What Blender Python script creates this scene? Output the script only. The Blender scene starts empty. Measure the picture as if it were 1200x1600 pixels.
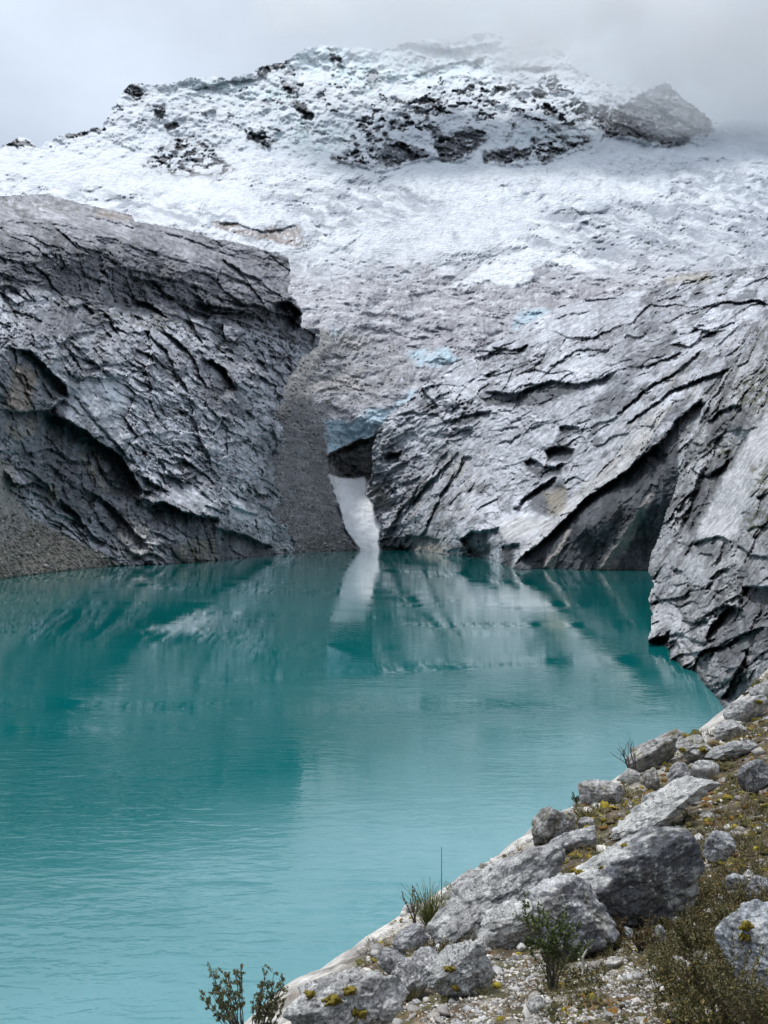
import bpy, math, random
import numpy as np
from mathutils import Vector, Matrix

# ------------------------------------------------------------------ camera
F = 1256.0      # focal length in photo pixels (photo 1200 x 1600)
HZ = 840.0      # horizon row
H = 20.0        # eye height above the lake
sc = bpy.context.scene
cam_d = bpy.data.cameras.new("camera")
cam = bpy.data.objects.new("camera", cam_d)
sc.collection.objects.link(cam)
cam.location = (0, 0, H)
cam.rotation_euler = (math.radians(90), 0, 0)
cam_d.sensor_fit = 'VERTICAL'
cam_d.sensor_height = 36.0
cam_d.lens = 36.0 * F / 1600.0
cam_d.shift_y = (HZ - 800) / 1600.0
cam_d.clip_start = 0.1
cam_d.clip_end = 20000
sc.camera = cam
sc.render.resolution_x, sc.render.resolution_y = 768, 1024

# ------------------------------------------------------------------ world and sun
SUN = Vector((-0.30, 0.10, 1.0)).normalized()
w = bpy.data.worlds.new("World"); sc.world = w; w.use_nodes = True
nt = w.node_tree; nt.nodes.clear()
N = nt.nodes.new; L = nt.links.new
out = N('ShaderNodeOutputWorld'); bg = N('ShaderNodeBackground'); bg.inputs[1].default_value = 0.1
sky = N('ShaderNodeTexSky'); sky.sky_type = 'NISHITA'; sky.sun_disc = False
sky.sun_elevation = math.asin(SUN.z); sky.sun_rotation = math.atan2(SUN.x, SUN.y)
sky.altitude = 4000
tc = N('ShaderNodeTexCoord'); sep = N('ShaderNodeSeparateXYZ'); L(tc.outputs['Generated'], sep.inputs[0])
zr = N('ShaderNodeValToRGB'); L(sep.outputs[2], zr.inputs[0])
e = zr.color_ramp.elements
e[0].position = 0.0; e[0].color = (0.05, 0.055, 0.06, 1)
e[1].position = 1.0; e[1].color = (.64, .68, .74, 1)
for p_, c_ in ((0.16, (.07, .08, .10, 1)), (0.33, (.33, .38, .455, 1)), (0.52, (.43, .485, .56, 1)), (0.72, (.52, .57, .64, 1))):
    q = zr.color_ramp.elements.new(p_); q.color = c_
nz = N('ShaderNodeTexNoise'); nz.inputs['Scale'].default_value = 3.0; nz.inputs['Detail'].default_value = 6; nz.inputs['Roughness'].default_value = .5
mp = N('ShaderNodeMapping'); mp.inputs['Scale'].default_value = (1, 1, 2.0); mp.inputs['Location'].default_value = (.3, .2, .9)
L(tc.outputs['Generated'], mp.inputs[0]); L(mp.outputs[0], nz.inputs['Vector'])
nr = N('ShaderNodeMapRange'); nr.inputs[1].default_value = .3; nr.inputs[2].default_value = .7; nr.inputs[3].default_value = .86; nr.inputs[4].default_value = 1.14
L(nz.outputs[0], nr.inputs[0])
mul = N('ShaderNodeVectorMath'); mul.operation = 'SCALE'; L(zr.outputs[0], mul.inputs[0]); L(nr.outputs[0], mul.inputs['Scale'])
mul2 = N('ShaderNodeVectorMath'); mul2.operation = 'SCALE'; L(mul.outputs[0], mul2.inputs[0]); mul2.inputs['Scale'].default_value = 16.5
mx = N('ShaderNodeMixRGB'); mx.inputs[0].default_value = 0.93; L(sky.outputs[0], mx.inputs[1]); L(mul2.outputs[0], mx.inputs[2])
L(mx.outputs[0], bg.inputs[0]); L(bg.outputs[0], out.inputs[0])
sd = bpy.data.lights.new("sun", 'SUN'); sd.energy = 2.7; sd.angle = math.radians(7); sd.color = (1, .985, .965)
so = bpy.data.objects.new("sun", sd); sc.collection.objects.link(so)
so.rotation_euler = (-SUN).to_track_quat('-Z', 'Y').to_euler(); so.location = (0, 0, 300)
sc.view_settings.view_transform = 'Standard'; sc.view_settings.look = 'None'
sc.view_settings.exposure = 0.14; sc.view_settings.gamma = 1.0
sc.render.engine = 'CYCLES'
sc.cycles.max_bounces = 14; sc.cycles.diffuse_bounces = 3; sc.cycles.glossy_bounces = 3
sc.cycles.transparent_max_bounces = 8; sc.cycles.volume_bounces = 14
sc.cycles.use_denoising = True
sc.cycles.volume_step_rate = 2.0
sc.cycles.sample_clamp_indirect = 6

# ------------------------------------------------------------------ helpers: noise
def hsh(ix, iy, s):
    h = (ix * 374761393 + iy * 668265263 + s * 144269504) & 0xffffffff
    h = ((h ^ (h >> 13)) * 1274126177) & 0xffffffff
    h = ((h ^ (h >> 15)) * 73244475) & 0xffffffff
    return ((h ^ (h >> 16)) & 0xffff) / 65535.0

def perlin(x, y, s=0):
    fx = np.floor(x); fy = np.floor(y); ix = fx.astype(np.int64); iy = fy.astype(np.int64)
    x = x - fx; y = y - fy
    u = x * x * x * (x * (x * 6 - 15) + 10); v = y * y * y * (y * (y * 6 - 15) + 10)
    def g(dx, dy):
        a = hsh(ix + dx, iy + dy, s) * 6.2831853
        return np.cos(a) * (x - dx) + np.sin(a) * (y - dy)
    a = g(0, 0); b = g(1, 0); c = g(0, 1); d = g(1, 1)
    return ((a + (b - a) * u) + ((c + (d - c) * u) - (a + (b - a) * u)) * v) * 1.5

def fbm(x, y, o=4, s=0, rough=.5):
    r = 0; a = 1; t = 0
    for i in range(o):
        r = r + a * perlin(x, y, s + i * 17); t += a; a *= rough; x = x * 2.03 + 7.1; y = y * 2.03 - 3.7
    return r / t

def ridged(x, y, o=4, s=0, rough=.5):
    r = 0; a = 1; t = 0
    for i in range(o):
        r = r + a * (1 - 2.2 * np.abs(perlin(x, y, s + i * 17))); t += a; a *= rough; x = x * 2.03 + 7.1; y = y * 2.03 - 3.7
    return r / t

def facets(a, b, s):
    """jittered cells: (da, db) from the nearest cell centre, three numbers of that cell, distance to the border"""
    ia = np.floor(a).astype(np.int64); ib = np.floor(b).astype(np.int64)
    d1 = np.full(a.shape, 9.); d2 = np.full(a.shape, 9.)
    da = np.zeros(a.shape); db = np.zeros(a.shape); ca = np.zeros(a.shape, np.int64); cb = np.zeros(a.shape, np.int64)
    for i in (-1, 0, 1):
        for j in (-1, 0, 1):
            xa = ia + i; xb = ib + j
            ea = a - (xa + .1 + .8 * hsh(xa, xb, s)); eb = b - (xb + .1 + .8 * hsh(xa, xb, s + 5))
            d = ea * ea + eb * eb
            m = d < d1
            d2 = np.where(m, d1, np.minimum(d2, d))
            d1 = np.where(m, d, d1); da = np.where(m, ea, da); db = np.where(m, eb, db)
            ca = np.where(m, xa, ca); cb = np.where(m, xb, cb)
    return da, db, hsh(ca, cb, s + 9), hsh(ca, cb, s + 11), hsh(ca, cb, s + 13), np.sqrt(d2) - np.sqrt(d1)

def sstep(a, b, x):
    t = np.clip((x - a) / (b - a), 0, 1)
    return t * t * (3 - 2 * t)

def poly_sd(x, y, P):
    """signed distance to a polygon in photo pixels, positive inside"""
    P = np.array(P, float); n = len(P)
    d = np.full(x.shape, 1e18); ins = np.zeros(x.shape, bool)
    for i in range(n):
        ax, ay = P[i]; bx, by = P[(i + 1) % n]
        dx, dy = bx - ax, by - ay; l2 = dx * dx + dy * dy + 1e-9
        t = np.clip(((x - ax) * dx + (y - ay) * dy) / l2, 0, 1)
        d = np.minimum(d, (x - ax - t * dx) ** 2 + (y - ay - t * dy) ** 2)
        c = (ay > y) != (by > y)
        if by != ay:
            ins ^= c & (x < (bx - ax) * (y - ay) / (by - ay) + ax)
    d = np.sqrt(d)
    return np.where(ins, d, -d)

def mask(x, y, P, soft=4., pad=25):
    """soft mask of a polygon, evaluated inside its bounding box only"""
    Q = np.array(P, float); o = np.zeros(x.shape)
    m = (x > Q[:, 0].min() - pad) & (x < Q[:, 0].max() + pad) & (y > Q[:, 1].min() - pad) & (y < Q[:, 1].max() + pad)
    if m.any():
        o[m] = sstep(-soft, soft, poly_sd(x[m], y[m], P))
    return o

def masks(x, y, polys, soft=4.):
    o = np.zeros(x.shape)
    for it in polys:
        k, P = it[0], it[1]
        o = np.maximum(o, k * mask(x, y, P, it[2] if len(it) > 2 else soft))
    return o

def stroke(x, y, kind, P, wd, amp):
    """a traced ledge ('o', the hollow on the right hand of its run), crack ('c') or rib ('r'); returns relief"""
    Q = np.array(P, float); o = np.zeros(x.shape); pad = wd * 1.5 + 6
    m = (x > Q[:, 0].min() - pad) & (x < Q[:, 0].max() + pad) & (y > Q[:, 1].min() - pad) & (y < Q[:, 1].max() + pad)
    if not m.any(): return o
    X = x[m]; Y = y[m]
    seg = np.hypot(*(Q[1:] - Q[:-1]).T); cum = np.concatenate([[0], np.cumsum(seg)]); tot = cum[-1]
    best = np.full(X.shape, 1e18); sd_ = np.zeros(X.shape); tt = np.zeros(X.shape)
    for i in range(len(Q) - 1):
        ax, ay = Q[i]; dx, dy = Q[i + 1] - Q[i]; l2 = dx * dx + dy * dy
        t = np.clip(((X - ax) * dx + (Y - ay) * dy) / l2, 0, 1)
        ex = X - ax - t * dx; ey = Y - ay - t * dy
        d = ex * ex + ey * ey; b = d < best
        best = np.where(b, d, best)
        sg = np.sign(dx * ey - dy * ex)
        sd_ = np.where(b, sg, sd_); tt = np.where(b, (cum[i] + t * seg[i]) / tot, tt)
    dist = np.sqrt(best)
    end = sstep(0, .12, tt) * sstep(1, .88, tt)
    if kind == 'o':
        inn = np.clip(1 - dist / wd, 0, 1)
        s_ = dist * np.where(sd_ == 0, 1, sd_)
        amp = amp * 1.35
        r = np.where(sd_ > 0, sstep(0, 1.6, dist) * amp * inn ** 1.0, -.35 * amp * np.clip(1 - dist / (wd * .8 + 4), 0, 1) ** 1.5)
    elif kind == 'c':
        r = amp * np.exp(-(dist / (wd * .5)) ** 2)
    else:
        r = -amp * np.clip(1 - dist / wd, 0, 1)
    o[m] = r * end
    return o

def tps(pts, vals, lam=0.0):
    pts = np.array(pts, float); c = pts.mean(0); s = pts.std()
    p = (pts - c) / s; n = len(p)
    def k(r2): return .5 * r2 * np.log(r2 + 1e-12)
    r2 = ((p[:, None] - p[None]) ** 2).sum(-1)
    A = np.zeros((n + 3, n + 3)); A[:n, :n] = k(r2) + lam * np.eye(n); A[:n, n] = 1; A[:n, n + 1:] = p; A[n, :n] = 1; A[n + 1:, :n] = p.T
    wv = np.linalg.solve(A, np.concatenate([np.array(vals, float), [0, 0, 0]]))
    def f(x, y):
        X = (x - c[0]) / s; Y = (y - c[1]) / s
        r = wv[n] + wv[n + 1] * X + wv[n + 2] * Y
        for i in range(n):
            r = r + wv[i] * k((X - p[i, 0]) ** 2 + (Y - p[i, 1]) ** 2)
        return r
    return f

# ------------------------------------------------------------------ helpers: materials
def ramp(nt, stops):
    r = nt.nodes.new('ShaderNodeValToRGB'); e = r.color_ramp.elements
    e[0].position, e[0].color = stops[0][0], stops[0][1] + (1,)
    e[1].position, e[1].color = stops[-1][0], stops[-1][1] + (1,)
    for p, c in stops[1:-1]:
        q = e.new(p); q.color = c + (1,)
    return r

def rock_mat(name, scale, bump, rough=.85, lo=.72, hi=1.25, attr='Col', speck=0.0, dist=None, det=3):
    """vertex colour (the mineral's own plus painted light on the two big boulders) times grain at several sizes; scale = features per metre"""
    m = bpy.data.materials.new(name); m.use_nodes = True; t = m.node_tree; t.nodes.clear()
    N = t.nodes.new; L = t.links.new
    o = N('ShaderNodeOutputMaterial'); b = N('ShaderNodeBsdfPrincipled'); L(b.outputs[0], o.inputs[0])
    b.inputs['Roughness'].default_value = rough; b.inputs['Specular IOR Level'].default_value = .3
    a = N('ShaderNodeAttribute'); a.attribute_name = attr
    tc = N('ShaderNodeTexCoord')
    n1 = N('ShaderNodeTexNoise'); n1.inputs['Scale'].default_value = scale; n1.inputs['Detail'].default_value = det + 1; n1.inputs['Roughness'].default_value = .65
    L(tc.outputs['Object'], n1.inputs['Vector'])
    r1 = N('ShaderNodeMapRange'); r1.inputs[1].default_value = .32; r1.inputs[2].default_value = .68; r1.inputs[3].default_value = lo; r1.inputs[4].default_value = hi
    L(n1.outputs[0], r1.inputs[0])
    v = N('ShaderNodeVectorMath'); v.operation = 'SCALE'; L(a.outputs['Color'], v.inputs[0]); L(r1.outputs[0], v.inputs['Scale'])
    src = v.outputs[0]
    if speck:
        n3 = N('ShaderNodeTexNoise'); n3.inputs['Scale'].default_value = scale * 14; n3.inputs['Detail'].default_value = 3; n3.inputs['Roughness'].default_value = .7
        L(tc.outputs['Object'], n3.inputs['Vector'])
        r3 = N('ShaderNodeMapRange'); r3.inputs[1].default_value = .38; r3.inputs[2].default_value = .62; r3.inputs[3].default_value = 1 - speck; r3.inputs[4].default_value = 1 + speck
        L(n3.outputs[0], r3.inputs[0])
        v2 = N('ShaderNodeVectorMath'); v2.operation = 'SCALE'; L(src, v2.inputs[0]); L(r3.outputs[0], v2.inputs['Scale']); src = v2.outputs[0]
    L(src, b.inputs['Base Color'])
    n2 = N('ShaderNodeTexNoise'); n2.inputs['Scale'].default_value = scale * 2.2; n2.inputs['Detail'].default_value = det; n2.inputs['Roughness'].default_value = .5
    L(tc.outputs['Object'], n2.inputs['Vector'])
    bp = N('ShaderNodeBump'); bp.inputs['Strength'].default_value = bump; bp.inputs['Distance'].default_value = dist if dist else .35 / scale
    L(n2.outputs[0], bp.inputs['Height']); L(bp.outputs[0], b.inputs['Normal'])
    return m

def flat_mat(name, col, rough=.8, var=.25, scale=20., trans=0.0):
    m = bpy.data.materials.new(name); m.use_nodes = True; t = m.node_tree; b = t.nodes['Principled BSDF']
    tc = t.nodes.new('ShaderNodeTexCoord'); n = t.nodes.new('ShaderNodeTexNoise'); n.inputs['Scale'].default_value = scale; n.inputs['Detail'].default_value = 4
    t.links.new(tc.outputs['Object'], n.inputs['Vector'])
    r = ramp(t, [(.3, tuple(c * (1 - var) for c in col)), (.7, tuple(min(1, c * (1 + var)) for c in col))])
    t.links.new(n.outputs[0], r.inputs[0]); t.links.new(r.outputs[0], b.inputs['Base Color'])
    b.inputs['Roughness'].default_value = rough; b.inputs['Specular IOR Level'].default_value = .25
    return m

# ------------------------------------------------------------------ helpers: meshes
def np_mesh(name, V, Fq, mat, col=None, parent=None, smooth=False):
    me = bpy.data.meshes.new(name)
    V = np.asarray(V, np.float32); Fq = np.asarray(Fq, np.int32); k = Fq.shape[1]
    me.vertices.add(len(V)); me.vertices.foreach_set('co', V.ravel())
    me.loops.add(Fq.size); me.loops.foreach_set('vertex_index', Fq.ravel())
    me.polygons.add(len(Fq)); me.polygons.foreach_set('loop_start', np.arange(0, Fq.size, k, dtype=np.int32))
    me.polygons.foreach_set('loop_total', np.full(len(Fq), k, np.int32))
    if smooth: me.polygons.foreach_set('use_smooth', np.ones(len(Fq), bool))
    me.update(calc_edges=True)
    if col is not None:
        at = me.color_attributes.new('Col', 'FLOAT_COLOR', 'POINT')
        c4 = np.ones((len(V), 4), np.float32); c4[:, :3] = col
        at.data.foreach_set('color', c4.ravel())
    me.materials.append(mat)
    ob = bpy.data.objects.new(name, me); sc.collection.objects.link(ob)
    if parent: ob.parent = parent
    return ob

def tag(o, label=None, cat=None, group=None, kind=None):
    if label: o['label'] = label
    if cat: o['category'] = cat
    if group: o['group'] = group
    if kind: o['kind'] = kind
    return o

def to3(px, py, D):
    return np.stack([(px - 600) / F * D, D, H + (HZ - py) / F * D], -1)

def grid(x0, x1, y0, y1, st):
    nx = int((x1 - x0) / st) + 1; ny = int((y1 - y0) / st) + 1
    X, Y = np.meshgrid(x0 + np.arange(nx) * st, y0 + np.arange(ny) * st)
    idx = np.arange(nx * ny).reshape(ny, nx)
    q = np.stack([idx[1:, :-1], idx[1:, 1:], idx[:-1, 1:], idx[:-1, :-1]], -1).reshape(-1, 4)
    return X.ravel(), Y.ravel(), q, nx, ny

def emit(name, V, q, fm, mat, col, **kw):
    q = q[fm]; u, inv = np.unique(q, return_inverse=True)
    o = np_mesh(name, V[u], inv.reshape(-1, 4), mat, col[u], **kw)
    return o

def mixc(c, col, m):
    m = m[:, None]
    return c * (1 - m) + np.array(col)[None] * m

def rock_relief(x, y, th, k=1.0, s=0, tilt=.45, sizes=((70, 34, 7), (32, 17, 3.6), (15, 9, 1.7), (7, 4.5, .8), (4.2, 3, .45)), ledge=1.0):
    """relief of jointed rock, in pixel units: tilted joint blocks of several sizes, broken ledges, cracks"""
    wx = x + 9 * fbm(x / 60, y / 60, 3, s, .5) ; wy = y + 9 * fbm(x / 60, y / 60, 3, s + 50, .5)
    ct, st = np.cos(th), np.sin(th)
    r = 0; tone = 0; crack = 0
    for i, (la, lb, am) in enumerate(sizes):
        la *= k; lb *= k; am *= k
        q_ = th + (.5, -.35, .25, -.6, .3)[i % 5] * .6
        c2, s2 = np.cos(q_), np.sin(q_)
        jx = wx + .16 * lb * fbm(x / lb / 1.7, y / lb / 1.7, 2, s + 70 + i); jy = wy + .16 * lb * fbm(x / lb / 1.7, y / lb / 1.7, 2, s + 90 + i)
        a = (jx * c2 + jy * s2); b = (-jx * s2 + jy * c2)
        da, db, h1, h2, h3, ed = facets(a / la, b / lb, s + i * 31)
        md = .25 + 1.1 * sstep(-.25, .3, fbm(x / (la * 2.2) + 5, y / (la * 2.2), 2, s + 400 + i))
        r = r + (1.5, 1.7, 2.1, 2.5, 2.6)[i % 5] * md * (am * (h1 - .5) * 1.5 + tilt * lb * (db * (-.30 + 2.2 * (h2 - .5)) + 2.2 * da * (h3 - .5)))
        cr = np.exp(-(ed / (.05 + .02 * i)) ** 2) * (h1 > .55) * md
        r = r + am * .6 * cr; crack = np.maximum(crack, cr * (.6, .6, .5, .4, .3)[i % 5])
        tone = tone + (h3 - .5) * (.55 ** i)
    a = wx * ct + wy * st; b = -wx * st + wy * ct
    for lam, A, o_ in ((34 * k, .62, 1), (13 * k, .55, 2), (6 * k, .45, 3)):
        t = (b + .16 * lam * fbm(x / lam / 1.2, y / lam / 1.2, 3, s + 500 + o_, .6)) / lam
        ci = np.floor(t); t = t - ci
        along = perlin(a / (lam * 3.2) + ci * 7.3, ci * 1.7 + .37, s + 600 + o_) + .5 * perlin(a / (lam * 1.1) + ci * 3.1, ci * 2.3 + .21, s + 610 + o_)
        g = sstep(-.05, .4, along)
        r = r - ledge * A * lam * (t - .5) * g * sstep(0, .06, t) 
        crack = np.maximum(crack, g * np.exp(-(t / .06) ** 2) * .6)
    r = r + 6.5 * k * fbm(x / 30 / k, y / 30 / k, 5, s + 200, .62)
    return r, tone + 1.0 * fbm(x / 6, y / 6, 3, s + 210) + .7 * fbm((x * ct + y * st) / 14, (y * ct - x * st) / 3.2, 3, s + 220), crack

# ------------------------------------------------------------------ materials of the setting
M_far = rock_mat('far_snow_rock', .02, .5, rough=.8, lo=.93, hi=1.06)
M_ice = rock_mat('glacier_ice', .05, .8, rough=.7, lo=.85, hi=1.12)
M_cliff = rock_mat('cliff_rock', .07, .45, lo=.62, hi=1.36)
M_scree = rock_mat('scree', .25, 1.0, lo=.6, hi=1.35, speck=.25)
M_near = rock_mat('near_rock', .35, .9, lo=.6, hi=1.35, det=5)

GREY = (.335, .348, .382)

def streaks(x, y, s, w=5., l=60.):
    return fbm(x / w, y / l, 3, s)

# ------------------------------------------------------------------ lake
def make_lake():
    me = bpy.data.meshes.new('water'); V = []; Fc = []
    me.from_pydata([(-900, -60, 0), (900, -60, 0), (900, 1500, 0), (-900, 1500, 0)], [], [(0, 1, 2, 3)])
    m = bpy.data.materials.new('lake_water'); m.use_nodes = True; t = m.node_tree; b = t.nodes['Principled BSDF']
    N = t.nodes.new; L = t.links.new
    b.inputs['IOR'].default_value = 1.6; b.inputs['Roughness'].default_value = .02
    tc = N('ShaderNodeTexCoord')
    def wave(sx, sy, rot, det, off):
        mp = N('ShaderNodeMapping'); mp.inputs['Scale'].default_value = (sx, sy, 1); mp.inputs['Rotation'].default_value = (0, 0, rot); mp.inputs['Location'].default_value = (off, off, 0)
        n = N('ShaderNodeTexNoise'); n.noise_dimensions = '2D'; n.inputs['Scale'].default_value = 1; n.inputs['Detail'].default_value = det; n.inputs['Roughness'].default_value = .5; n.inputs['Distortion'].default_value = .3
        L(tc.outputs['Object'], mp.inputs[0]); L(mp.outputs[0], n.inputs['Vector']); return n.outputs[0]
    a = wave(.5, 1.5, .12, 3, 3); c = wave(.16, .42, -.1, 2, 9)
    # calm and breezy patches
    p = wave(.012, .03, .3, 2, 4)
    pr = N('ShaderNodeMapRange'); pr.inputs[1].default_value = .42; pr.inputs[2].default_value = .58; pr.inputs[3].default_value = .10; pr.inputs[4].default_value = 1.6; L(p, pr.inputs[0])
    ad = N('ShaderNodeMath'); ad.operation = 'MULTIPLY_ADD'; L(c, ad.inputs[0]); ad.inputs[1].default_value = 1.6; L(a, ad.inputs[2])
    ml = N('ShaderNodeMath'); ml.operation = 'MULTIPLY'; L(ad.outputs[0], ml.inputs[0])
    spy = N('ShaderNodeSeparateXYZ'); L(tc.outputs['Object'], spy.inputs[0]); ny_ = N('ShaderNodeMapRange'); ny_.inputs[1].default_value = 45; ny_.inputs[2].default_value = 130; ny_.inputs[3].default_value = 3.4; ny_.inputs[4].default_value = .5; L(spy.outputs[1], ny_.inputs[0])
    pm = N('ShaderNodeMath'); pm.operation = 'MULTIPLY'; L(pr.outputs[0], pm.inputs[0]); L(ny_.outputs[0], pm.inputs[1]); L(pm.outputs[0], ml.inputs[1])
    bp = N('ShaderNodeBump'); bp.inputs['Strength'].default_value = 1.0; bp.inputs['Distance'].default_value = .012
    L(ml.outputs[0], bp.inputs['Height']); L(bp.outputs[0], b.inputs['Normal'])
    s = wave(.006, .02, 0, 3, 1)
    # sky and snow reflection near the bank, painted into the water colour
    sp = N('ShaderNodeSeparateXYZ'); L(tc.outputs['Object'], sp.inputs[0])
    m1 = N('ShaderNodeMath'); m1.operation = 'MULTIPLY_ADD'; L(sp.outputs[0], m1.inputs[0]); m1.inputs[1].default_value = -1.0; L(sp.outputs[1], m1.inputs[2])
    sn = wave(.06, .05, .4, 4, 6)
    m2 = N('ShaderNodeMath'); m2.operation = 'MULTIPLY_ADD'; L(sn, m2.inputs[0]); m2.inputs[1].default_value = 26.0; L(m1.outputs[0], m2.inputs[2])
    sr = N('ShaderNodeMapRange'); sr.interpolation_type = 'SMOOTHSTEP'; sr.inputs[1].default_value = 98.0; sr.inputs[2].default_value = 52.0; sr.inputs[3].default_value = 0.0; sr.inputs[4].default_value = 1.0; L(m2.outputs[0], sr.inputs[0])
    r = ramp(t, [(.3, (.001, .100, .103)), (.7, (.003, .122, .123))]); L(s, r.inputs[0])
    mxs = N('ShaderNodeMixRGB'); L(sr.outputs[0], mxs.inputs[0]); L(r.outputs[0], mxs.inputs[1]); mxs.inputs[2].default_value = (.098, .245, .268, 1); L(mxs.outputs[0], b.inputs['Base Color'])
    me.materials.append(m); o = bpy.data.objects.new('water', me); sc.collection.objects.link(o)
    tag(o, 'milky turquoise glacial lake mirroring the grey cliffs', 'lake', kind='structure')
make_lake()

# ------------------------------------------------------------------ back sheet: snow mountain, glacier, scree, snow chute
MTN = [(-260, 238), (-60, 236), (0, 230), (28, 214), (60, 226), (100, 210), (160, 198), (168, 178), (190, 145), (205, 130), (235, 127), (290, 124), (340, 114), (385, 119), (405, 104), (455, 90), (480, 76), (520, 70), (600, 74),
       (640, 64), (690, 60), (740, 50), (768, 52), (790, 62), (815, 70), (832, 60), (850, 58), (870, 74), (900, 104), (950, 130), (1000, 138), (1045, 128), (1062, 150), (1110, 182), (1200, 190), (1300, 170), (1440, 190), (1440, 900), (-260, 900)]
ROCKS = [
 [(0, 208), (20, 206), (34, 218), (64, 228), (30, 231), (0, 229)], [(100, 205), (130, 202), (160, 197), (162, 203), (115, 218), (102, 214)],
 [(196, 137), (208, 131), (235, 150), (216, 154), (200, 150)], [(240, 166), (258, 163), (260, 184), (245, 189)], [(255, 196), (272, 189), (290, 202), (262, 204)],
 [(218, 258), (250, 236), (275, 214), (308, 213), (340, 243), (369, 268), (330, 276), (280, 279)], [(380, 206), (410, 207), (436, 225), (415, 229), (386, 216)],
 [(401, 107), (436, 96), (456, 92), (438, 109), (420, 113), (402, 124)], [(458, 158), (475, 160), (492, 190), (472, 186)], [(512, 76), (530, 90), (540, 105), (522, 96)],
 [(440, 122), (450, 130), (460, 150), (450, 152)],
 [(510, 244), (545, 238), (575, 225), (598, 235), (596, 263), (560, 258), (520, 252)], [(596, 226), (632, 222), (670, 236), (672, 243), (645, 250), (620, 256), (600, 267), (596, 250)],
 [(608, 192), (640, 166), (668, 150), (702, 152), (690, 178), (655, 190), (640, 200), (611, 206)], [(676, 220), (705, 212), (730, 202), (748, 204), (763, 212), (752, 225), (738, 238), (712, 252), (684, 250)],
 [(576, 205), (596, 195), (608, 205), (596, 225), (575, 222)], [(672, 200), (690, 198), (692, 215), (676, 216)],
 [(754, 240), (790, 231), (832, 231), (828, 245), (795, 256), (756, 253)], [(828, 222), (852, 216), (890, 210), (922, 212), (918, 225), (885, 232), (856, 254), (832, 242)],
 [(733, 132), (760, 128), (762, 150), (742, 156)], [(768, 133), (800, 135), (800, 142), (768, 150)], [(738, 178), (770, 182), (768, 190), (742, 186)],
 [(802, 106), (860, 103), (860, 109), (806, 112)], [(842, 140), (868, 118), (870, 134), (850, 142)], [(820, 150), (845, 142), (858, 156), (880, 160), (886, 176), (860, 182), (835, 165)],
 [(888, 158), (920, 160), (925, 190), (905, 188), (892, 172)], [(745, 86), (757, 90), (741, 106)], [(690, 120), (694, 122), (692, 128)],
 [(940, 219), (948, 190), (956, 172), (985, 158), (1012, 142), (1044, 130), (1064, 150), (1112, 182), (1116, 206), (1090, 214), (1062, 227), (1036, 227), (1000, 217), (970, 211)],
 [(925, 168), (952, 162), (948, 205), (928, 195)]]
MOTTLE = [ROCKS[5], ROCKS[11], ROCKS[13], ROCKS[15], ROCKS[18], ROCKS[24], ROCKS[25], [(600, 140), (800, 120), (880, 140), (930, 200), (860, 200), (700, 200), (600, 220), (560, 240), (540, 200)]]
TANROCK = [[(328, 348), (352, 346), (372, 352), (410, 364), (418, 350), (440, 358), (468, 354), (471, 388), (448, 386), (420, 378), (395, 374), (350, 360)]]
ICEBLUE = [[(508, 655), (530, 655), (545, 664), (570, 645), (590, 636), (606, 640), (640, 612), (650, 606), (646, 622), (610, 645), (600, 662), (580, 685), (555, 690), (535, 700), (516, 712), (510, 690)],
           [(640, 560), (700, 545), (715, 560), (690, 575), (650, 570)], [(805, 490), (850, 482), (862, 492), (830, 508), (800, 516)], [(515, 514), (535, 518), (534, 528), (517, 526)],
           [(640, 545), (665, 548), (660, 566), (636, 562)]]
SERAC = [[(400, 60), (460, 60), (560, 76), (700, 62), (800, 60), (790, 100), (700, 130), (640, 130), (580, 145), (500, 120)], [(270, 130), (340, 118), (420, 125), (470, 160), (450, 180), (380, 160), (300, 150)], [(430, 190), (480, 185), (560, 215), (510, 240), (440, 225)], [(830, 205), (900, 195), (930, 208), (850, 215), (800, 232), (780, 225)]]
SCREE = [(380, 900), (400, 640), (425, 560), (470, 510), (512, 515), (520, 535), (505, 560), (480, 605), (500, 640), (508, 680), (512, 712), (514, 745), (530, 800), (548, 850), (570, 857), (572, 870), (560, 900)]
CHUTE = [(513, 741), (530, 746), (552, 747), (570, 745), (574, 757), (571, 772), (584, 790), (585, 805), (597, 822), (594, 836), (592, 850), (600, 880), (560, 880), (562, 858), (552, 846), (538, 826), (532, 800), (520, 762)]
CAVE = [(512, 708), (530, 700), (555, 688), (580, 684), (588, 720), (580, 750), (552, 748), (530, 747), (512, 741)]
DRIFT = [[(690, 455), (742, 425), (780, 405), (820, 392), (850, 388), (900, 400), (935, 420), (900, 418), (860, 408), (835, 415), (830, 440), (800, 447), (775, 444), (740, 440)]]
SANDY = [[(455, 626), (480, 600), (520, 585), (548, 583), (570, 605), (520, 612), (480, 618)], [(488, 545), (520, 530), (560, 525), (600, 530), (560, 548), (520, 556)], [(500, 520), (560, 520), (540, 535)]]

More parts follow.
